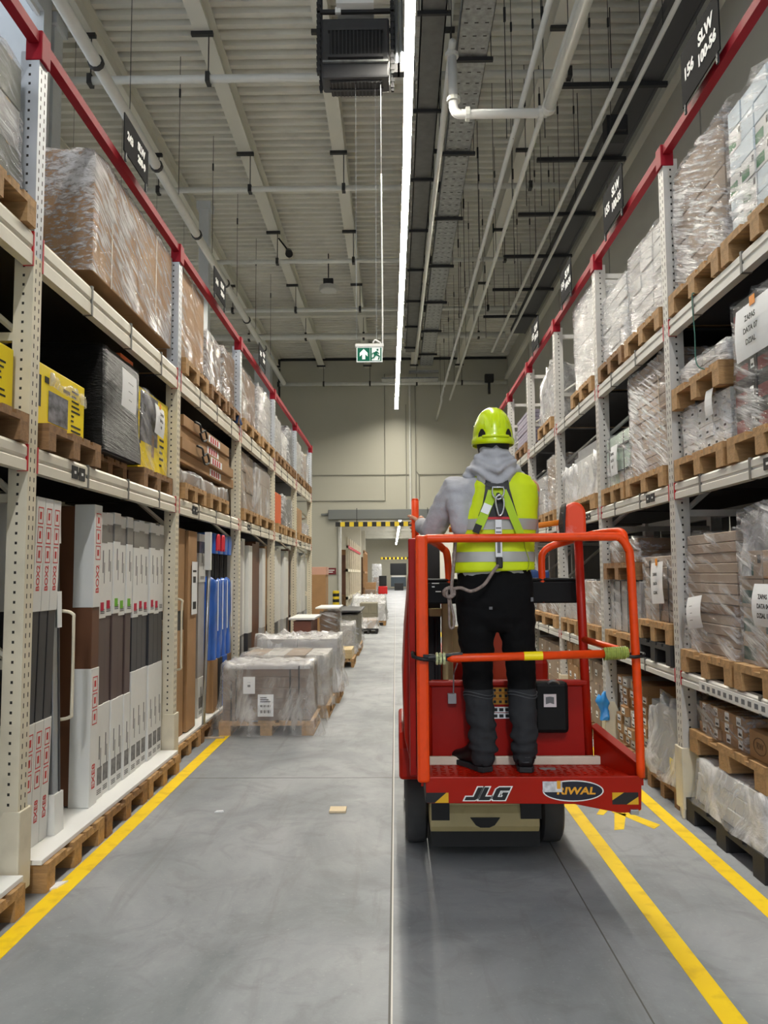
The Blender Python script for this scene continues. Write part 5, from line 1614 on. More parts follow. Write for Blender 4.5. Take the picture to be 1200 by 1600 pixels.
for grown, dy, m_ in ((0.085, 0.0015, WHITE), (0.0, 0.003, BLACK)):
    b = MB()
    for L_ in 'JLG':
        pts = grow(LET[L_], grown)
        pts = [(0.322 + (p[0] * 0.082 + p[1] * 0.030), 0.538 + p[1] * 0.060) for p in pts]
        b.prism(pts, 'y', yf - dy, yf - dy + 0.0014)
    lp(b, 'maker_letters', [m_], parent=fascia)
cx_, cz_ = 0.842, 0.580
for k, (rx_, rz_, mm) in enumerate(((0.146, 0.0500, WHITE), (0.140, 0.0445, mat('navy_sticker', (16, 20, 40), 0.4)))):
    lp(MB().prism([(cx_ + rx_ * math.cos(a), cz_ + rz_ * math.sin(a)) for a in [2 * PI * j / 40 for j in range(40)]], 'y', yf - 0.001 - k * 0.0008, yf), 'oval_sticker', [mm], parent=fascia)
b = MB().text('RIWAL', 0.046, frame_mtx((cx_ + 0.012, yf - 0.0024, cz_ - 0.001), (1, 0, 0), (0, 0, 1)), 0.001, bold=0.0016, shear=0.15, width=0.185)
lp(b, 'gold_lettering', [mat('sticker_gold', (226, 160, 40), 0.4)], parent=fascia)
lp(MB().box(0.697, 0.79, yf - 0.0032, yf - 0.002, 0.575, 0.625), 'worn_patch', [mat('worn_sticker', (196, 196, 200), 0.4, var=0.3, vscale=40)], parent=fascia)
lp(MB().box(0.765, 0.782, yf - 0.0038, yf - 0.0030, 0.59, 0.628), 'worn_patch', [mat('sticker_gold', (226, 160, 40), 0.4)], parent=fascia)
lp(MB().box(1.11, 1.15, YR - 0.03, YR + 0.02, 0.47, 0.495), 'latch', [ALU], parent=fascia, bevel=0.004)
# things fixed to the front panel
box = lp(MB().box(0.705, 0.885, 4.15, 4.238, 0.80, 1.06), 'manual_box', [mat('manual_box_black', (12, 12, 13), 0.5, spec=0.2)], bevel=0.02)
lp(MB().box(0.756, 0.82, 4.146, 4.15, 0.935, 1.0), 'label', [mat('faded_white', (206, 196, 198), 0.5)], parent=box)
lp(MB().prism([(0.768, 0.95), (0.786, 0.956), (0.788, 0.956), (0.806, 0.95), (0.808, 0.95), (0.808, 0.985), (0.788, 0.988), (0.786, 0.988), (0.766, 0.985), (0.766, 0.95)], 'y', 4.144, 4.1465), 'book_symbol', [mat('print_grey', (96, 96, 98), 0.6)], parent=box)
lp(MB().tube(bez((0.78, 4.15, 1.055), (0.80, 4.12, 1.09), (0.84, 4.16, 1.05)), 0.006, 6), 'catch', [ALU], parent=box)
b = MB()
for i in range(3):
    b.box(0.500, 0.60, 4.236, 4.241, 0.935 + i * 0.03, 0.962 + i * 0.03, 0)
    for j in range(3):
        b.box(0.508 + j * 0.03, 0.522 + j * 0.03, 4.234, 4.237, 0.942 + i * 0.03, 0.956 + i * 0.03, 2)
for i in range(2):
    b.box(0.500, 0.60, 4.236, 4.241, 0.862 + i * 0.032, 0.89 + i * 0.032, 1)
    for j in range(3):
        b.box(0.506 + j * 0.032, 0.528 + j * 0.032, 4.234, 4.237, 0.868 + i * 0.032, 0.884 + i * 0.032, 2)
lp(b, 'warning_labels', [mat('label_ochre', (186, 130, 30), 0.5), PAPER, BLACK], parent=panel)
lp(MB().box(0.268, 0.312, 4.20, 4.24, 0.945, 0.995).tube([(0.298, 4.22, 0.99), (0.30, 4.2, 1.1), (0.30, 3.95, 1.18)], 0.004, 5), 'charger_plug', [mat('plug_grey', (160, 160, 164), 0.45)], bevel=0.006, parent=panel)
lp(MB().box(0.72, 0.80, 4.09, 4.12, 0.634, 0.638), 'deck_plate', [GALV])
# ------------------------------------------------------------------ the operator
SKIN = mat('skin', (206, 150, 122), 0.5, var=0.06)
LIME = mat('vest_lime', (206, 226, 4), 0.6, var=0.06, vscale=9, bump=0.15, bscale=20)
HELM = mat('helmet_lime', (204, 228, 0), 0.25, coat=0.4)
HOOD = mat('hoodie_grey', (172, 172, 178), 0.85, var=0.08, vscale=20, bump=0.15, bscale=60)
PANTS = mat('trousers_black', (9, 9, 11), 0.9, bump=0.2, bscale=25, spec=0.12)
PANTS2 = mat('trousers_charcoal', (42, 43, 46), 0.8, spec=0.25, var=0.15, vscale=9, bump=0.3, bscale=14)
SILV = mat('reflective_band', (172, 172, 168), 0.35, metal=0.3)
ROPE = mat('lanyard_rope', (132, 118, 112), 0.8, var=0.35, vscale=60)
STEEL = mat('bright_steel', (200, 200, 204), 0.25, metal=0.9)
BOOT = mat('boot_black', (15, 15, 17), 0.5, var=0.2, spec=0.3)
PX, PY, PZ = 0.51, 4.08, 0.634
MAN = empty('person', (PX, PY, PZ), 'person in lime helmet, lime vest and grey hoodie standing on the lift platform', 'person')


def interp(tab, z):
    if z <= tab[0][0]:
        return tab[0][1:]
    for a, c in zip(tab, tab[1:]):
        if z <= c[0]:
            t = (z - a[0]) / (c[0] - a[0])
            t = t * t * (3 - 2 * t)
            return tuple(p + (q - p) * t for p, q in zip(a[1:], c[1:]))
    return tab[-1][1:]


def sring(z, x0, x1, y0, y1, n=2.5, seg=40):
    cx, cy, hx, hy = (x0 + x1) / 2, (y0 + y1) / 2, (x1 - x0) / 2, (y1 - y0) / 2
    out = []
    for k in range(seg):
        a = 2 * PI * k / seg
        c, s = math.cos(a), math.sin(a)
        out.append(Vector((cx + hx * math.copysign(abs(c) ** (2 / n), c), cy + hy * math.copysign(abs(s) ** (2 / n), s), z)))
    return out


def capsule(b, pts, rs, seg=14):
    """A tapering limb with rounded ends."""
    P = [Vector(p) for p in pts]
    d0, d1 = (P[0] - P[1]).normalized(), (P[-1] - P[-2]).normalized()
    path, rad = [], []
    for t in (0.98, 0.8, 0.45):
        path.append(P[0] + d0 * rs[0] * t)
        rad.append(rs[0] * math.sqrt(1 - t * t))
    path += P
    rad += list(rs)
    for t in (0.45, 0.8, 0.98):
        path.append(P[-1] + d1 * rs[-1] * t)
        rad.append(rs[-1] * math.sqrt(1 - t * t))
    b.tube(path, rad, seg)
    return b


def blob(b, c, r, seg=20, rings=12):
    rr = []
    for i in range(rings + 1):
        a = -PI / 2 + PI * i / rings
        rr.append([Vector((c[0] + r[0] * math.cos(a) * math.cos(2 * PI * k / seg) + 1e-5, c[1] + r[1] * math.cos(a) * math.sin(2 * PI * k / seg), c[2] + r[2] * math.sin(a))) for k in range(seg)])
    return b.loft(rr)


def fused(b, name, mats, parent, voxel, smooth=4, wrinkle=None, recolour=None):
    """Union the overlapping solids of b into one continuous skin."""
    me = b.mesh(name, mats)
    o = bpy.data.objects.new('tmp', me)
    COL.objects.link(o)
    rm = o.modifiers.new('r', 'REMESH')
    rm.mode = 'VOXEL'
    rm.voxel_size = voxel
    sm = o.modifiers.new('s', 'SMOOTH')
    sm.iterations = smooth
    sm.factor = 0.5
    dg = bpy.context.evaluated_depsgraph_get()
    nm = bpy.data.meshes.new_from_object(o.evaluated_get(dg))
    bpy.data.objects.remove(o)
    nm.name = name
    if wrinkle:
        nrm = [v.normal.copy() for v in nm.vertices]
        for v, n_ in zip(nm.vertices, nrm):
            v.co += n_ * wrinkle(v.co)
    nm.materials.clear()
    for m_ in mats:
        nm.materials.append(m_)
    if recolour:
        for p in nm.polygons:
            p.material_index = recolour(p.center)
    else:
        for p in nm.polygons:
            p.material_index = 0
    off = Vector(parent.location)
    for v in nm.vertices:
        v.co -= off
    nm.polygons.foreach_set('use_smooth', [True] * len(nm.polygons))
    ob = bpy.data.objects.new(name, nm)
    COL.objects.link(ob)
    ob.parent = parent
    return ob


# body (head, neck, arms, hands, legs): one continuous surface
b = MB()
blob(b, (0.51, 4.075, 2.335), (0.076, 0.096, 0.112))
blob(b, (0.51, 4.115, 2.275), (0.055, 0.062, 0.07))
capsule(b, [(0.51, 4.165, 2.33), (0.51, 4.186, 2.30)], [0.012, 0.015], 8)
capsule(b, [(0.49, 4.168, 2.265), (0.53, 4.168, 2.265)], [0.009, 0.009], 8)
for s in (-1, 1):
    blob(b, (0.51 + s * 0.08, 4.07, 2.315), (0.012, 0.022, 0.034), 10, 8)
    capsule(b, [(0.51 + s * 0.05, 4.155, 2.355), (0.51 + s * 0.015, 4.165, 2.355)], [0.01, 0.01], 8)
capsule(b, [(0.51, 4.07, 2.05), (0.51, 4.075, 2.25)], [0.066, 0.056])
b.loft([sring(z, *q) for z, q in ((1.50, (0.35, 0.66, 3.99, 4.17)), (1.62, (0.35, 0.67, 3.98, 4.18)), (1.80, (0.345, 0.675, 3.98, 4.19)), (1.98, (0.33, 0.69, 3.98, 4.19)), (2.08, (0.33, 0.69, 4.0, 4.16)), (2.13, (0.42, 0.60, 4.02, 4.13)))])
LSH, LEL, LWR = Vector((0.315, 4.075, 2.055)), Vector((0.198, 4.185, 1.85)), Vector((0.140, 4.345, 1.885))
RSH, REL, RWR = Vector((0.69, 4.075, 2.05)), Vector((0.705, 4.23, 1.82)), Vector((0.68, 4.345, 1.86))
for A in ((LSH, LEL, LWR), (RSH, REL, RWR)):
    capsule(b, [A[0], A[0].lerp(A[1], 0.5), A[1]], [0.056, 0.052, 0.042])
    capsule(b, [A[1], A[1].lerp(A[2], 0.4), A[2]], [0.042, 0.040, 0.028])
for (hx, kx, ax) in ((0.42, 0.418, 0.432), (0.60, 0.638, 0.64)):
    capsule(b, [(hx, 4.08, 1.50), (kx, 4.10, 1.09), (ax, 4.07, 0.76)], [0.085, 0.055, 0.034])
    capsule(b, [(ax, 4.07, 0.72), (ax, 4.13, 0.69)], [0.03, 0.025])
# left hand round the vertical grip at (0.112, 4.42)
gc = Vector((0.112, 4.42, 0))
capsule(b, [LWR, (0.138, 4.378, 1.89)], [0.028, 0.03], 12)
capsule(b, [(0.142, 4.388, 1.862), (0.144, 4.398, 1.922)], [0.019, 0.021], 10)
for i, (z, sp) in enumerate(((1.930, 3.5), (1.906, 3.8), (1.882, 3.7), (1.860, 3.2))):
    pts, rs = [], []
    for k in range(9):
        a = -0.75 + sp * k / 8.0
        rr = 0.030 + 0.004 * (k == 3)
        pts.append((gc.x + rr * math.cos(a), gc.y + rr * math.sin(a), z - 0.004 * k / 8))
        rs.append(0.0090 - 0.0022 * k / 8)
    capsule(b, pts, rs, 8)
th = [(0.132, 4.375, 1.905), (0.110, 4.374, 1.925), (0.086, 4.394, 1.938), (0.075, 4.414, 1.942)]
capsule(b, th, [0.013, 0.012, 0.0105, 0.009], 8)
# right hand on the front rail
capsule(b, [RWR, (0.672, 4.385, 1.885)], [0.028, 0.03], 12)
capsule(b, [(0.642, 4.39, 1.895), (0.702, 4.39, 1.897)], [0.018, 0.019], 10)
for i, (x, sp) in enumerate(((0.640, 3.5), (0.661, 3.8), (0.683, 3.7), (0.704, 3.2))):
    pts, rs = [], []
    for k in range(9):
        a = 2.2 - sp * k / 8.0
        pts.append((x, 4.42 + 0.026 * math.cos(a), 1.87 + 0.026 * math.sin(a)))
        rs.append(0.0088 - 0.002 * k / 8)
    capsule(b, pts, rs, 8)
capsule(b, [(0.645, 4.372, 1.872), (0.63, 4.395, 1.85), (0.625, 4.415, 1.843)], [0.012, 0.0105, 0.009], 8)
fused(b, 'body', [SKIN], MAN, 0.0055, 3)

# torso clothing profile: z -> x0, x1, y back, y front
TOR = [(1.60, 0.306, 0.704, 3.958, 4.215), (1.66, 0.304, 0.704, 3.955, 4.215), (1.75, 0.302, 0.706, 3.955, 4.215), (1.82, 0.306, 0.714, 3.955, 4.212), (1.90, 0.322, 0.724, 3.953, 4.208),
       (2.00, 0.335, 0.731, 3.955, 4.20), (2.06, 0.345, 0.728, 3.965, 4.19), (2.11, 0.37, 0.700, 3.985, 4.165), (2.145, 0.42, 0.64, 4.01, 4.14)]


def back_y(x, z, grow_=0.0):
    x0, x1, ya, yb = interp(TOR, z)
    cx, hx, cy, hy = (x0 + x1) / 2, (x1 - x0) / 2 + grow_, (ya + yb) / 2, (yb - ya) / 2 + grow_
    t = min(0.995, abs((x - cx) / hx))
    return cy - hy * (1 - t ** 2.5) ** (1 / 2.5)


# hoodie: torso, sleeves, hood
b = MB()
b.loft([sring(z, x0 + 0.012, x1 - 0.014, ya + 0.014, yb - 0.012) for z, x0, x1, ya, yb in TOR])
capsule(b, [LSH + Vector((0.05, -0.01, -0.02)), LSH, LSH.lerp(LEL, 0.5), LEL], [0.085, 0.080, 0.072, 0.062])
capsule(b, [LEL, LEL.lerp(LWR, 0.5), LEL.lerp(LWR, 0.9)], [0.062, 0.052, 0.042])
capsule(b, [(0.32, 4.03, 1.98), (0.335, 4.02, 1.85)], [0.06, 0.05])
capsule(b, [RSH + Vector((-0.03, 0, -0.01)), RSH, RSH.lerp(REL, 0.5), REL], [0.075, 0.058, 0.056, 0.056])
capsule(b, [REL, REL.lerp(RWR, 0.9)], [0.056, 0.044])


def hood_wr(c):
    n1 = mnoise.noise(Vector((c.x * 14, c.y * 14, c.z * 26)))
    n2 = mnoise.noise(Vector((c.x * 40 + 5, c.y * 40, c.z * 50)))
    return 0.0065 * n1 + 0.002 * n2


fused(b, 'hoodie', [HOOD], MAN, 0.010, 4, hood_wr)
b = MB()
rings = []
for i in range(15):
    a = i / 14
    ang = PI * (0.0 + 1.0 * a)
    # a draped roll round the back of the neck, hanging lower at the middle of the back
    x = 0.51 - 0.092 * math.cos(ang)
    y = 4.075 - 0.072 * math.sin(ang)
    z = 2.175 - 0.018 * math.sin(ang)
    rings.append((x, y, z))
capsule(b, rings, [0.032 + 0.016 * math.sin(PI * i / 14) for i in range(15)], 12)
blob(b, (0.51, 4.0, 2.125), (0.105, 0.055, 0.065))
blob(b, (0.515, 3.985, 2.095), (0.08, 0.045, 0.06))
capsule(b, [(0.385, 4.06, 2.125), (0.44, 4.03, 2.17)], [0.035, 0.035])
capsule(b, [(0.635, 4.06, 2.12), (0.58, 4.03, 2.165)], [0.035, 0.035])
capsule(b, [(0.51, 4.06, 2.12), (0.51, 4.06, 2.235)], [0.092, 0.078])
capsule(b, [(0.43, 4.03, 2.215), (0.51, 3.99, 2.24), (0.59, 4.03, 2.21)], [0.022, 0.024, 0.022])
capsule(b, [(0.405, 4.0, 2.14), (0.52, 3.945, 2.13), (0.605, 4.0, 2.18)], [0.022, 0.026, 0.02])
fused(b, 'hood', [HOOD], MAN, 0.008, 3, lambda c: 0.003 * mnoise.noise(Vector((c.x * 7 + c.z * 9, c.y * 8, c.z * 26 - c.x * 9))) + 0.0055 * math.sin(c.z * 95 + abs(c.x - 0.515) * -70 + 2.5 * mnoise.noise(Vector((c.x * 9, c.y * 9, c.z * 9)))) * (1 if c.y < 4.06 else 0.3))
b = MB().loft([sring(z, 0.51 - w, 0.51 + w, 4.075 - w * 1.05, 4.075 + w * 1.0, 2.0) for z, w in ((2.20, 0.066), (2.24, 0.075), (2.27, 0.083), (2.31, 0.088))])
b.build('neck_gaiter', [BLACK], MAN, smooth=True, world=True)

# vest
def vest_ring(z, g=0.0, seg=72):
    x0, x1, ya, yb = interp(TOR, z)
    if z > 1.86:
        x0 += 0.03 * min(1, (z - 1.86) / 0.12)
    ring = sring(z, x0 - g, x1 + g, ya - g, yb + g, 2.5, seg)
    out = []
    for p in ring:
        n1 = mnoise.noise(Vector((p.x * 9, p.y * 6, z * 7)))
        n2 = mnoise.noise(Vector((p.x * 22 + 3, p.y * 12, z * 14)))
        d = Vector((p.x - (x0 + x1) / 2, p.y - (ya + yb) / 2, 0)).normalized()
        out.append(p + d * (0.007 * n1 + 0.004 * n2 + 0.004))
    return out


rows = []
for i in range(37):
    z = 1.628 + (2.142 - 1.628) * i / 36
    rr = vest_ring(z)
    if i == 0:
        for p in rr:
            p.z += -0.014 * ((p.x - 0.31) / 0.4 - 0.3) * -1
    rows.append(rr)
VEST = MB().loft(rows, 0, caps=True).build('safety_vest', [LIME], MAN, smooth=True, world=True)
for (z0, z1, g) in ((1.678, 1.728, 0.003), (1.838, 1.893, 0.003)):
    rows = [vest_ring(z0 + (z1 - z0) * i / 5, g) for i in range(6)]
    MB().loft(rows, 0, caps=False).build('reflective_band', [SILV], VEST, smooth=True, world=True)
# vertical seams
b = MB()
for x in (0.655,):
    b.tube([(x + 0.012 * math.sin(k), back_y(x, 1.63 + k * 0.03) - 0.012, 1.63 + k * 0.03) for k in range(6)], 0.0025, 5)
b.build('seam', [mat('vest_seam', (150, 165, 20), 0.7)], VEST, world=True)


# harness
def ribbon(pts, w, name, m, parent, lift=0.016, th=0.003):
    """A webbing strap lying on the back along (x, z) points."""
    P = [Vector((p[0], 0, p[1])) for p in pts]
    path = []
    for a, c in zip(P, P[1:]):
        for k in range(6):
            path.append(a.lerp(c, k / 6))
    path.append(P[-1])
    vs, fs = [], []
    n = len(path)
    for i, p in enumerate(path):
        t = (path[min(i + 1, n - 1)] - path[max(i - 1, 0)]).normalized()
        s = Vector((t.z, 0, -t.x)) * (w / 2)
        for e in (0, th):
            for q in (p - s, p + s):
                y = min(back_y(q.x, q.z, 0.004), back_y(p.x, p.z, 0.004) + 0.004) - lift + (-e)
                vs.append((q.x, y, q.z))
    for i in range(n - 1):
        a, c = i * 4, (i + 1) * 4
        fs += [(a, a + 1, c + 1, c), (a + 2, c + 2, c + 3, a + 3), (a, c, c + 2, a + 2), (a + 1, a + 3, c + 3, c + 1)]
    fs += [(0, 2, 3, 1), ((n - 1) * 4, (n - 1) * 4 + 1, (n - 1) * 4 + 3, (n - 1) * 4 + 2)]
    return MB().add(vs, fs).build(name, [m], parent, world=True)


HARN = ribbon([(0.455, 2.075), (0.47, 2.06), (0.51, 2.055), (0.55, 2.06), (0.562, 2.075)], 0.022, 'harness', BLACK, MAN, 0.020)
ribbon([(0.468, 2.10), (0.463, 2.04), (0.448, 1.96), (0.425, 1.90)], 0.026, 'back_strap', BLACK, HARN, 0.018)
ribbon([(0.552, 2.10), (0.558, 2.04), (0.578, 1.96), (0.595, 1.90)], 0.026, 'back_strap', BLACK, HARN, 0.018)
ribbon([(0.485, 2.03), (0.47, 1.98), (0.437, 1.90), (0.412, 1.845)], 0.044, 'webbing', mat('webbing_lime', (172, 206, 30), 0.6), HARN, 0.022)
ribbon([(0.535, 2.03), (0.56, 1.97), (0.585, 1.90), (0.615, 1.83), (0.63, 1.78)], 0.040, 'webbing', mat('webbing_lime', (172, 206, 30), 0.6), HARN, 0.022)
ribbon([(0.462, 1.962), (0.442, 1.918)], 0.040, 'tag', PAPER, HARN, 0.027)
ribbon([(0.415, 1.862), (0.398, 1.822)], 0.034, 'strap_end', BLACK, HARN, 0.027)
ribbon([(0.51, 2.02), (0.515, 1.95), (0.51, 1.895)], 0.11, 'dorsal_pad', BLACK, HARN, 0.012)
ribbon([(0.46, 1.893), (0.58, 1.893)], 0.012, 'red_piping', REDCON, HARN, 0.020)


def ring_path(cx, cz, rx, rz, y, n=20, a0=0, a1=2 * PI):
    return [(cx + rx * math.cos(a0 + (a1 - a0) * k / n), y, cz + rz * math.sin(a0 + (a1 - a0) * k / n)) for k in range(n)]


yb = back_y(0.51, 2.0) - 0.045
MB().tube([(0.483, yb, 2.045), (0.537, yb, 2.045)] + ring_path(0.51, 2.03, 0.030, 0.045, yb, 14, 0, -PI)[0:14], 0.0045, 8, closed=True).build('d_ring', [STEEL], HARN, smooth=True, world=True)
MB().tube(smooth_path([(0.535, yb - 0.006, 1.99), (0.515, yb - 0.012, 2.005), (0.496, yb - 0.01, 1.985), (0.503, yb - 0.006, 1.935), (0.513, yb - 0.004, 1.905), (0.528, yb - 0.004, 1.915), (0.537, yb - 0.006, 1.955), (0.535, yb - 0.006, 1.99)]), 0.0048, 8).build('carabiner', [STEEL], HARN, smooth=True, world=True)
yl = back_y(0.507, 1.8) - 0.03
o = MB().box(0.493, 0.527, yl - 0.008, yl, 1.70, 1.885).build('absorber_label', [mat('label_white', (222, 222, 226), 0.45)], HARN, bevel=0.003, world=True)
MB().box(0.502, 0.518, yl - 0.0092, yl - 0.0078, 1.72, 1.80).box(0.497, 0.523, yl - 0.0092, yl - 0.0078, 1.82, 1.826).box(0.497, 0.523, yl - 0.0092, yl - 0.0078, 1.84, 1.846).build('print', [mat('print_grey', (96, 96, 98), 0.6)], o, world=True)
MB().box(0.497, 0.528, yl - 0.012, yl + 0.006, 1.645, 1.70).build('rope_grip', [BLACK], HARN, bevel=0.006, world=True)
rope = smooth_path([(0.505, yl - 0.005, 1.66), (0.475, yl - 0.02, 1.625), (0.43, yl - 0.035, 1.565), (0.37, yl - 0.03, 1.535), (0.32, yl - 0.01, 1.55), (0.275, yl + 0.0, 1.545)], 8)
MB().tube(rope, 0.0088, 8).build('lanyard_rope', [ROPE], HARN, smooth=True, world=True)
b = MB()
kc = Vector((0.262, yl, 1.528))
b.tube([kc + Vector((0.026 * math.cos(a), 0.012 * math.sin(2 * a) - 0.01, 0.022 * math.sin(a))) for a in [2 * PI * k / 16 for k in range(16)]], 0.009, 8, closed=True)
b.tube([kc + Vector((0.014 * math.sin(a), -0.014, 0.024 * math.cos(a))) for a in [2 * PI * k / 12 for k in range(12)]], 0.009, 8, closed=True)
b.tube(smooth_path([kc + Vector(p) for p in ((0.0, -0.005, -0.01), (0.012, 0, -0.07), (0.024, 0, -0.13), (0.018, 0, -0.172), (0.002, 0, -0.165), (0.0, 0, -0.1), (-0.002, 0, -0.02))]), 0.0062, 8)
b.tube(smooth_path([kc + Vector(p) for p in ((0.01, 0.0, 0.0), (0.02, 0.02, 0.08), (0.03, 0.04, 0.16), (0.04, 0.05, 0.26))]), 0.0085, 8)
b.build('rope_knot', [ROPE], HARN, smooth=True, world=True)

# trousers: one fused garment, charcoal from the knee down
b = MB()
b.loft([sring(z, *q, 2.4) for z, q in ((1.33, (0.36, 0.66, 4.0, 4.19)), (1.40, (0.315, 0.705, 3.965, 4.20)), (1.48, (0.305, 0.706, 3.955, 4.20)), (1.56, (0.312, 0.70, 3.965, 4.195)), (1.66, (0.325, 0.69, 3.975, 4.19)), (1.70, (0.33, 0.685, 3.98, 4.185)))])
for (pts, rs) in (([(0.405, 4.08, 1.46), (0.408, 4.085, 1.33), (0.413, 4.10, 1.18), (0.416, 4.105, 1.08), (0.420, 4.09, 0.95), (0.430, 4.075, 0.84), (0.433, 4.075, 0.725)], [0.098, 0.096, 0.082, 0.076, 0.074, 0.068, 0.069]),
                  ([(0.615, 4.08, 1.46), (0.618, 4.085, 1.33), (0.632, 4.10, 1.18), (0.638, 4.105, 1.08), (0.638, 4.09, 0.95), (0.642, 4.075, 0.84), (0.641, 4.075, 0.725)], [0.094, 0.092, 0.078, 0.073, 0.071, 0.066, 0.066])):
    capsule(b, pts, rs, 18)


def pants_wr(c):
    low = max(0, min(1, (1.15 - c.z) / 0.3))
    n1 = mnoise.noise(Vector((c.x * 10, c.y * 10, c.z * 24)))
    n2 = mnoise.noise(Vector((c.x * 26, c.y * 26, c.z * 40)))
    fold = 0.008 * math.sin((c.z * 95) + 3 * n1) * max(0, min(1, (0.90 - c.z) / 0.1))
    return (0.006 + 0.006 * low) * n1 + 0.004 * n2 * (0.5 + low) + fold * 0.8


def two_tone(name, top, low, z):
    """Cloth sewn from two fabrics: black above the knee seam, charcoal below."""
    m = mat(name, low, 0.85, bump=0.3, bscale=14, spec=0.18)
    nt = m.node_tree
    tc = nt.nodes.new('ShaderNodeTexCoord')
    sx = nt.nodes.new('ShaderNodeSeparateXYZ')
    nt.links.new(tc.outputs['Object'], sx.inputs['Vector'])
    gt = nt.nodes.new('ShaderNodeMath')
    gt.operation = 'GREATER_THAN'
    gt.inputs[1].default_value = z
    nt.links.new(sx.outputs['Z'], gt.inputs[0])
    mx = nt.nodes.new('ShaderNodeMix')
    mx.data_type = 'RGBA'
    mx.inputs['A'].default_value = lin(low)
    mx.inputs['B'].default_value = lin(top)
    nt.links.new(gt.outputs['Value'], mx.inputs['Factor'])
    nt.links.new(mx.outputs['Result'], nt.nodes['Principled BSDF'].inputs['Base Color'])
    return m


fused(b, 'trousers', [two_tone('trouser_cloth', (9, 9, 11), (46, 47, 50), 1.04 - PZ)], MAN, 0.011, 4, pants_wr)
b = MB()
for x, r_ in ((0.417, 0.0735), (0.6385, 0.071)):
    for z in (1.005, 1.02):
        b.tube([(x + r_ * 1.05 * math.cos(a), 4.098 + r_ * 1.05 * math.sin(a), z + 0.01 * math.sin(a * 2)) for a in [2 * PI * k / 24 for k in range(24)]], 0.0022, 5, closed=True)
b.build('knee_seam', [mat('seam_grey', (74, 76, 80), 0.7)], MAN, world=True)
MB().box(0.462, 0.478, 3.957, 3.962, 1.442, 1.456).box(0.672, 0.684, 3.975, 3.985, 1.48, 1.50).build('pocket_badge', [mat('print_grey', (96, 96, 98), 0.6)], MAN, world=True)


# boots
def boot(x, y, ang, name='boot'):
    m_ = Matrix.Translation((x, y, 0.636)) @ Matrix.Rotation(ang, 4, 'Z')
    rings = []
    for (t, w, h) in ((0.0, 0.030, 0.06), (0.012, 0.044, 0.115), (0.05, 0.050, 0.15), (0.10, 0.050, 0.155), (0.14, 0.050, 0.115), (0.19, 0.054, 0.086), (0.24, 0.054, 0.072), (0.275, 0.042, 0.055), (0.292, 0.022, 0.035)):
        ring = []
        for k in range(16):
            a = 2 * PI * k / 16
            zz = 0.02 + (h - 0.02) * (0.5 + 0.5 * math.sin(a))
            ww = w * abs(math.cos(a)) ** 0.7 * (1 if math.cos(a) >= 0 else -1)
            ring.append(m_ @ Vector((ww, t - 0.02, zz)))
        rings.append(ring)
    o = MB().loft(rings).build(name, [BOOT], MAN, smooth=True, world=True)
    out = [(0.036 * math.cos(a), -0.018 + 0.04 * math.sin(a) if math.sin(a) < 0 else -0.018) for a in [PI + PI * k / 8 for k in range(9)]]
    sole = [(-0.042, 0.0), (-0.04, 0.05), (-0.044, 0.13), (-0.052, 0.19), (-0.048, 0.25), (-0.02, 0.28), (0.02, 0.28), (0.048, 0.25), (0.052, 0.19), (0.044, 0.13), (0.04, 0.05), (0.042, 0.0), (0.03, -0.024), (-0.03, -0.024)]
    b = MB()
    vs = [m_ @ Vector((p[0], p[1], z)) for z in (0.0, 0.026) for p in sole]
    n = len(sole)
    b.add(vs, [tuple(range(n))[::-1], tuple(range(n, 2 * n))] + [(i, (i + 1) % n, (i + 1) % n + n, i + n) for i in range(n)])
    b.build('sole', [mat('sole_rubber', (34, 34, 36), 0.7)], o, bevel=0.003, world=True)
    b = MB()
    for z in (0.05, 0.075, 0.10):
        b.tube([m_ @ Vector((0.045 * math.cos(a), 0.03 + 0.052 * math.sin(a), z)) for a in [PI + PI * k / 8 for k in range(9)]], 0.003, 5)
    b.build('heel_seam', [mat('seam_grey', (74, 76, 80), 0.7)], o, world=True)


boot(0.440, 4.055, R(28))
boot(0.640, 4.045, R(-6))

# helmet
b = MB()
hc = Vector((0.510, 4.085, 2.315))
rings = []
for i in range(15):
    a = (PI / 2) * i / 14
    z = 0.163 * math.sin(a)
    k = math.cos(a) ** 0.85
    rings.append([hc + Vector((0.1035 * k * math.cos(t) + 1e-5, 0.134 * k * math.sin(t), z)) for t in [2 * PI * j / 48 for j in range(48)]])
low = []
for (g, z) in ((0.004, -0.034), (0.0075, -0.022), (0.0065, -0.006), (0.0, 0.006)):
    low.append([hc + Vector(((0.1035 + g) * math.cos(t), (0.134 + g) * math.sin(t), z - 0.010 * max(0, -math.sin(t)))) for t in [2 * PI * j / 48 for j in range(48)]])
b.loft(low + rings[1:], 0, caps=False)
HEL = b.build('helmet', [HELM], MAN, smooth=True, world=True)
sd = HEL.modifiers.new('thick', 'SOLIDIFY')
sd.thickness = 0.004
sd.offset = -1
b = MB()
for x in (-0.052, -0.02, 0.02, 0.052):      # ridges over the crown
    pts = []
    for k in range(12):
        a = R(14) + R(150) * k / 11
        s = math.sqrt(max(0.02, 1 - (x / 0.1035) ** 2))
        y, z = -0.134 * s * math.cos(a), 0.163 * s * math.sin(a)
        pts.append(hc + Vector((x * (0.75 + 0.25 * abs(math.cos(a))), y, z)))
    b.tube(pts, [0.003] + [0.0058] * 10 + [0.003], 8)
b.build('crown_ridge', [HELM], HEL, smooth=True, world=True)
b = MB()
pts = []
for k in range(17):
    t = -PI / 2 + (k - 8) / 8 * 0.62
    pts.append(hc + Vector((0.112 * math.cos(t), 0.1405 * math.sin(t), -0.006)))
b.tube(pts, 0.008, 8)
b.build('rear_band', [HELM], HEL, smooth=True, world=True)
b = MB()
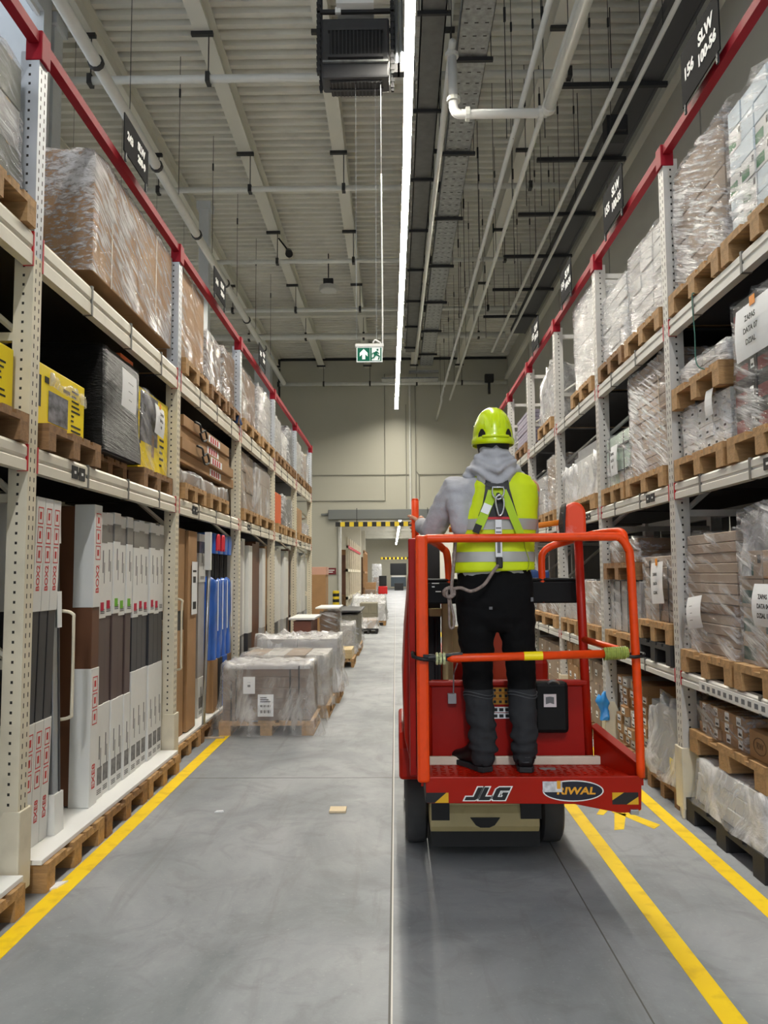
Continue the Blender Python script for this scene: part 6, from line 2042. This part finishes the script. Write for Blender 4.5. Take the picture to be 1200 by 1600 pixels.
for s in (-1, 1):
    cx = s * 0.068
    for q, (dx, dz) in enumerate(((0, 0),)):
        tri = [(-0.017, -0.018), (0.017, -0.018), (0.016, 0.002), (0.006, 0.022), (-0.004, 0.024), (-0.014, 0.004)]
        vs = []
        for e in (0.0, 0.006):
            for (u, w) in tri:
                x = cx + u * s * -1
                z = 0.012 + w
                kk = math.sqrt(max(0, 1 - (max(0, z) / 0.163) ** 2))
                yv = -0.134 * kk * math.sqrt(max(0.0, 1 - min(0.99, (x / (0.1035 * kk))) ** 2)) - 0.004 + e - 0.001
                vs.append(hc + Vector((x, yv, z)))
        n = len(tri)
        b.add(vs, [tuple(range(n)), tuple(range(n, 2 * n))[::-1]] + [(i, i + n, (i + 1) % n + n, (i + 1) % n) for i in range(n)])
b.build('side_slot', [BLACK], HEL, world=True)
# ------------------------------------------------------------------ goods standing in the aisle on the left
def floor_load(x0, x1, y0, y1, h, label, body, fm, ny=1, nz=4, pal=WOOD, amp=0.02, flare=0.05, seed=1, step=0.08, alt=None, pallet_label=None, zc=None, top_amp=0.03, cx=2, name='wrapped_load'):
    """A load on its pallet, seen end-on down the aisle; local +x faces the camera."""
    if pal:
        pallet(0, 0, 0, 0, 0, pallet_label or 'pallet under the ' + label.split(',')[0], pal, 'pallets standing in the aisle', rz=-PI / 2, loc=((x0 + x1) / 2, y0, 0), scale=((y1 - y0) / 1.2, (x1 - x0) / 0.8, 1))
    z = 0.147 if pal else 0.0
    root = empty(name, ((x0 + x1) / 2, y0 + 0.02, z), label, 'wrapped pallet load', 'loads standing in the aisle', rz=-PI / 2)
    W, D = x1 - x0 - 0.06, y1 - y0 - 0.05
    cartons(root, W, D, (zc or h), ny, nz, body, alt=alt, seed=seed, tape=False, jit=0.01)
    if fm:
        b = shell(W + 0.05, D + 0.05, h + 0.012 + (z if flare > 0.08 else 0), amp=amp, r=0.03, flare=flare, seed=seed, step=step, top_amp=top_amp)
        b.v = [(p[0] + 0.022, p[1], p[2] - (z - 0.015 if flare > 0.08 else 0)) for p in b.v]
        b.build('plastic_cover', [fm], root, smooth=True)
    return root


PLANK = mat('plank_bundle', (126, 108, 96), 0.7, var=0.2, vscale=5, stretch=(1, 0.3, 4))
DECKH = film('dust_cover', col=(226, 224, 220), lo=0.13, hi=0.62, scale=3.2, stretch=(1, 1.2, 0.35), rough=0.22, rot=0.25, bump=0.9)
r_ = floor_load(-1.80, -0.84, 8.15, 8.90, 0.545, 'strapped plank bundle with two white labels under clear plastic, nearest in the aisle', PLANK, DECKH, 1, 5, seed=201, flare=0.11, step=0.05, amp=0.014)
W = 0.90
straps(r_, W, 0.70, 0.545, (-0.36, -0.31, 0.24, 0.33))
paper(r_, -0.17, 0.36, 0.12, 0.17, 0.045, lines=('. . .', '|||||', ''), curl=0.004)
b = shell(0.9, 0.68, 0.05, amp=0.02, r=0.02, seed=77, step=0.05, top_amp=0.025)
b.v = [(p[0] + 0.0, p[1], p[2] + 0.515) for p in b.v]
b.build('top_film', [film('top_film', lo=0.6, hi=0.95, scale=4, stretch=(1, 1, 1), rough=0.2, rot=0.2, bump=0.9)], r_, smooth=True)
o = paper(r_, 0.0, 0.16, 0.16, 0.22, 0.055, lines=None, curl=0.004)
b = MB()
for (z, h) in ((0.10, 0.03), (0.155, 0.02)):
    for k in range(9):
        y = -0.05 + k * 0.012
        b.box(0.064, 0.066, y, y + 0.004 + 0.005 * (k % 3 == 0), z - h / 2, z + h / 2)
for k in range(3):
    b.box(0.062, 0.065, -0.055, 0.05 - 0.02 * k, 0.195 + k * 0.02, 0.201 + k * 0.02)
b.build('barcode', [BLACK], o)
r_ = floor_load(-1.80, -0.76, 9.12, 10.0, 0.56, 'grey carton bundle in milky film behind the plank bundle', CARD2, DECKH, 4, 5, seed=202, flare=0.06, step=0.07, top_amp=0.02, alt=GREYCARD)
r_ = floor_load(-1.80, -0.72, 10.16, 11.0, 0.66, 'third aisle load, high and covered in loose white film', GREYCARD, FILMW, 2, 4, seed=203, flare=0.06, amp=0.05, step=0.07, top_amp=0.08)
floor_load(-1.52, -1.20, 11.6, 12.6, 0.80, 'stack of reddish brown panels with a pale sheet on top, beside the left rack', mat('reddish_panel', (120, 70, 54), 0.5, var=0.15), None, 1, 5, seed=204)
tag(MB().box(-1.56, -1.18, 11.58, 12.65, 0.965, 0.995).build('pale_sheet', [WHITECARD], bevel=0.004), 'pale sheet lying on the reddish brown panels', 'sheet')
floor_load(-1.24, -0.92, 12.7, 13.7, 0.86, 'second stack of brown panels with white cover sheet, in the aisle', CARD3, FILM, 1, 6, seed=205, top_amp=0.05)
tag(MB().box(-1.28, -0.90, 12.68, 13.7, 1.075, 1.10).build('cover_sheet', [WHITE], bevel=0.004), 'white cover sheet on the second stack of brown panels', 'sheet')
floor_load(-1.12, -0.74, 14.0, 14.8, 0.16, 'low bundle of pale planks on a pallet at the aisle edge', mat('pale_plank', (206, 184, 140), 0.6, var=0.15), None, 2, 2, seed=206)
floor_load(-1.20, -0.78, 14.9, 15.8, 0.52, 'grey boxed load under crumpled film past the pale planks', GREYCARD, FILMW, 2, 3, seed=207, amp=0.06, top_amp=0.1)
floor_load(-1.35, -0.74, 16.0, 18.0, 0.66, 'long dark-topped carton load in the aisle', mat('olive_carton', (128, 122, 104), 0.6, var=0.1), FILM, 2, 1, seed=208, step=0.15)
tag(MB().box(-1.40, -0.70, 15.95, 18.05, 0.86, 0.90).build('cover_board', [DKGREY], bevel=0.01), 'dark flat cover board lying on the long aisle load', 'board')
floor_load(-1.0, -0.50, 21.8, 23.0, 0.22, 'low crossed-film load on a black pallet', CARD2, FILMW, 1, 2, pal=WOOD3, seed=209, amp=0.04)
floor_load(-1.1, -0.52, 23.6, 24.8, 0.62, 'olive cardboard boxes standing open farther down the aisle', mat('olive_carton', (128, 122, 104), 0.6, var=0.1), None, 2, 2, seed=210)
floor_load(-1.5, -0.35, 27.5, 29.0, 0.66, 'pile of white plastic sacks far down the aisle', WHITECARD, FILMW, 3, 2, seed=211, amp=0.1, top_amp=0.14, step=0.12)
floor_load(-0.95, -0.32, 25.3, 26.8, 0.55, 'wrapped bottles glinting beside the white sacks', GREYCARD, FILMW, 2, 2, seed=212, amp=0.08, top_amp=0.1, step=0.1)
# brown tall carton at the rack end, cartons on top
o = empty('tall_brown_carton', (-1.75, 19.2, 0), 'tall plain brown carton standing at the far end of the left rack', 'carton')
MB().box(-2.0, -1.66, 18.9, 19.6, 0.0, 1.62).build('carton', [CARD], o, bevel=0.01, world=True)
o = tag(MB().box(-2.02, -1.64, 18.9, 19.5, 1.62, 1.8).build('flat_carton', [mat('pinkish_carton', (206, 160, 140), 0.6)], bevel=0.006), 'pinkish flat carton on top of the tall brown carton', 'carton')
# small things on the floor
tag(MB().box(-0.465, -0.350, 5.535, 5.65, 0.0, 0.016).build('wood_offcut', [mat('pale_wood', (226, 206, 172), 0.7, var=0.1)], bevel=0.003), 'small pale wood offcut lying on the floor in the middle of the aisle', 'offcut')
tag(MB().prism([(-1.25, 5.55), (-1.19, 5.57), (-1.20, 5.59), (-1.24, 5.58)], 'z', 0, 0.008).build('splinter', [PAPER]), 'tiny pale scrap on the floor near the left yellow line', 'scrap')
tag(MB().prism([(-1.82, 4.2), (-1.77, 4.24), (-1.75, 4.33), (-1.80, 4.31)], 'z', 0, 0.01).build('paper_scrap', [PAPER]), 'crumpled paper scrap by the foot of the first left upright', 'scrap')
tag(MB().box(-1.98, -1.72, 8.0, 8.06, 0, 0.012).build('film_strip', [mat('film_scrap', (190, 170, 150), 0.5)]), 'torn brown strip on the floor before the plank bundle', 'scrap')

# ------------------------------------------------------------------ gateway in the end wall and the far hall
HAZY = mat('hazard_yellow', (226, 196, 40), 0.5)
o = tag(MB().box(-3.15, 3.2, 37.2, 37.49, 4.20, 4.66).box(-3.5, -3.15, 37.35, 37.49, 4.4, 4.5).build('shutter_box', [mat('shutter_grey', (112, 116, 116), 0.5)], bevel=0.02), 'long grey shutter box above the gateway in the end wall', 'shutter')
root = empty('height_bar', (0, 36.9, 3.95), 'yellow and black striped height bar hanging in front of the gateway', 'barrier')
MB().box(-2.78, 2.9, 36.85, 36.95, 3.84, 4.05).build('bar', [BLACK], root, world=True)
for k in range(13):
    x = -2.55 + k * 0.42
    MB().box(x, x + 0.21, 36.84, 36.96, 3.838, 4.052).build('yellow_stripe', [HAZY], root, world=True)
for x in (-1.8, 1.5):
    MB().box(x, x + 0.03, 36.88, 36.92, 4.05, 4.7).build('hanger', [DARKST], root, world=True)
root = empty('bollard', (-2.72, 36.3, 0), 'round bollard with yellow and black bands at the left side of the gateway', 'bollard')
MB().lathe([(0, 0), (0.15, 0), (0.15, 0.84), (0.13, 0.88), (0, 0.88)], (-2.72, 36.3, 0)).build('post', [HAZY], root, smooth=False, world=True)
for z in (0.08, 0.36, 0.62):
    MB().lathe([(0.152, z), (0.152, z + 0.14)], (-2.72, 36.3, 0)).build('black_band', [BLACK], root, world=True)
root = empty('warning_sign', (-3.05, 37.46, 1.7), 'small red sign with pale lettering on the end wall left of the gateway', 'sign')
MB().box(-3.3, -2.8, 37.45, 37.49, 1.62, 1.93).build('board', [mat('sign_maroon', (110, 24, 34), 0.5)], root, world=True)
MB().box(-3.22, -2.88, 37.44, 37.455, 1.80, 1.84).box(-3.22, -2.95, 37.44, 37.455, 1.71, 1.75).build('lettering', [WHITE], root, world=True)
tag(MB().box(-2.68, -2.56, 37.3, 37.8, 0, 4.18).build('trim_20', [mat('jamb_grey', (196, 196, 190), 0.5)]), kind='structure')
tag(MB().box(2.9, 3.0, 37.3, 37.8, 0, 4.18).build('trim_21', [mat('jamb_grey', (196, 196, 190), 0.5)]), kind='structure')
# door rack beyond the gateway
root = empty('door_rack', (-2.6, 48, 0), 'rack of upright brown doors with a red rail, seen through the gateway', 'rack')
b = MB()
for k in range(8):
    y = 40 + k * 2.0
    b.box(-2.5, -2.38, y, y + 0.12, 0, 3.5)
b.box(-2.5, -2.4, 40, 54.1, 1.75, 1.9).box(-2.5, -2.4, 40, 54.1, 0.35, 0.5)
b.build('frame', [CREAM], root, world=True)
MB().box(-2.47, -2.37, 40, 54.1, 2.95, 3.08).build('top_rail', [REDP], root, world=True)
for k in range(14):
    y = 40.2 + k * 1.0
    nth = ('first', 'second', 'third', 'fourth', 'fifth', 'sixth', 'seventh', 'eighth', 'ninth', 'tenth', 'eleventh', 'twelfth', 'thirteenth', 'fourteenth')[k]
    tag(MB().box(-3.3, -2.52, y, y + 0.5, 0.02 if k % 3 else 0.6, 2.9 if k % 2 else 2.6).build('stored_door', [CARD if k % 2 else DKBROWN]), '%s door leaf in the rack beyond the gateway, %s from the gateway' % ('pale brown' if k % 2 else 'dark brown', nth), 'door leaf', 'door leaves in the far rack')
root = empty('frame_rack', (-2.3, 60, 0), 'second tall timber rack farther inside the far hall', 'rack')
b = MB()
for k in range(4):
    b.box(-2.4, -2.28, 59 + k * 2.0, 59.12 + k * 2.0, 0, 3.4)
for z in (0.5, 1.7, 3.2):
    b.box(-2.4, -2.3, 59, 65.1, z, z + 0.12)
b.build('frame', [CARD], root, world=True)
MB().box(-3.2, -2.42, 59.2, 65, 0.1, 2.9).build('panels', [CARD3], root, world=True)
root = empty('height_bar', (0.5, 80, 3.2), 'second striped height bar deep in the far hall', 'barrier')
MB().box(-1.5, 2.5, 80, 80.1, 3.1, 3.32).build('bar', [BLACK], root, world=True)
for k in range(10):
    MB().box(-1.45 + k * 0.4, -1.25 + k * 0.4, 79.98, 80.12, 3.09, 3.33).build('yellow_stripe', [HAZY], root, world=True)
root = empty('pallet_truck', (-0.92, 60, 0), 'red and black powered pallet truck parked in the far hall', 'truck')
MB().box(-1.3, -0.62, 59.6, 60.6, 0.12, 0.72).build('hood', [mat('truck_red', (206, 26, 24), 0.35)], root, bevel=0.05, world=True)
MB().box(-1.25, -0.68, 60.0, 60.5, 0.72, 1.5).box(-1.2, -0.75, 59.7, 60.2, 0.72, 0.95).build('mast', [BLACK], root, world=True)
MB().box(-1.15, -1.0, 59.5, 59.8, 0.0, 0.16).box(-0.85, -0.7, 59.5, 59.8, 0.0, 0.16).build('wheel', [BLACK], root, world=True)
root = empty('delivery_truck', (0.3, 84, 0), 'dark truck end at the far end of the far hall', 'truck')
MB().box(-0.55, 1.15, 84, 86, 1.5, 2.75).build('box_body', [mat('truck_black', (18, 20, 26), 0.5)], root, world=True)
MB().box(-0.4, 1.0, 83.95, 84.2, 1.3, 1.45).build('light_bar', [WHITE], root, world=True)
MB().box(-0.5, 1.1, 84, 86, 0.3, 1.3).build('lower_body', [mat('truck_blue_grey', (70, 82, 92), 0.5)], root, world=True)
tag(MB().box(-0.12, 0.78, 79.0, 79.6, 0.0, 0.72).build('dark_crate', [DARKST]), 'dark crate standing on the bright floor before the truck', 'crate')
for i, (x, y, w, h, m_, lb) in enumerate(((-1.7, 72, 0.9, 2.4, WHITECARD, 'tall white wrapped stack at the left of the far hall'), (-1.5, 68, 0.8, 1.2, CARD2, 'brown wrapped stack in front of the tall white stack'), (1.7, 74, 0.9, 2.5, CARD2, 'brown stack at the right of the far hall'),
                                           (-1.75, 56, 0.8, 0.9, CARD, 'brown carton stack by the door rack'), (-1.6, 50, 0.7, 0.5, CARD2, 'low carton stack by the door rack'), (-1.5, 44, 0.8, 0.35, WHITECARD, 'white flat bundle just beyond the gateway'))):
    floor_load(x - w / 2, x + w / 2, y, y + 1.0, h, lb, m_, FILMW if i in (0, 1) else None, 1, 3, seed=220 + i, step=0.3)

# ------------------------------------------------------------------ daylight, camera, look
w = bpy.data.worlds.new('World')
scene.world = w
w.use_nodes = True
bg = w.node_tree.nodes['Background']
bg.inputs['Color'].default_value = (0.86, 0.93, 1.0, 1)
bg.inputs['Strength'].default_value = 1.0

cam = bpy.data.cameras.new('Camera')
co = bpy.data.objects.new('Camera', cam)
COL.objects.link(co)
scene.camera = co
yaw, pitch, roll = R(0.8002), R(4.4781), R(0.37)
fw = Vector((-math.sin(yaw) * math.cos(pitch), math.cos(yaw) * math.cos(pitch), math.sin(pitch)))
r0 = Vector((math.cos(yaw), math.sin(yaw), 0))
u0 = r0.cross(fw)
rr_ = r0 * math.cos(roll) - u0 * math.sin(roll)
uu_ = u0 * math.cos(roll) + r0 * math.sin(roll)
m_ = Matrix((rr_, uu_, -fw)).transposed().to_4x4()
m_.translation = Vector((0, 0, 1.62))
co.matrix_world = m_
cam.sensor_fit = 'VERTICAL'
cam.sensor_height = 36.0
cam.lens = 36.0 * 1240.0 / 1600.0
cam.clip_start = 0.05
cam.clip_end = 300

vs = scene.view_settings
vs.view_transform = 'Standard'
vs.look = 'None'
vs.gamma = 1.0
vs.use_curve_mapping = False
vs.exposure = 0.36
cy = scene.cycles
cy.use_denoising = True
cy.max_bounces = 8
cy.diffuse_bounces = 4
cy.glossy_bounces = 3
cy.transparent_max_bounces = 16
cy.caustics_reflective = False
cy.caustics_refractive = False
cy.sample_clamp_indirect = 6.0
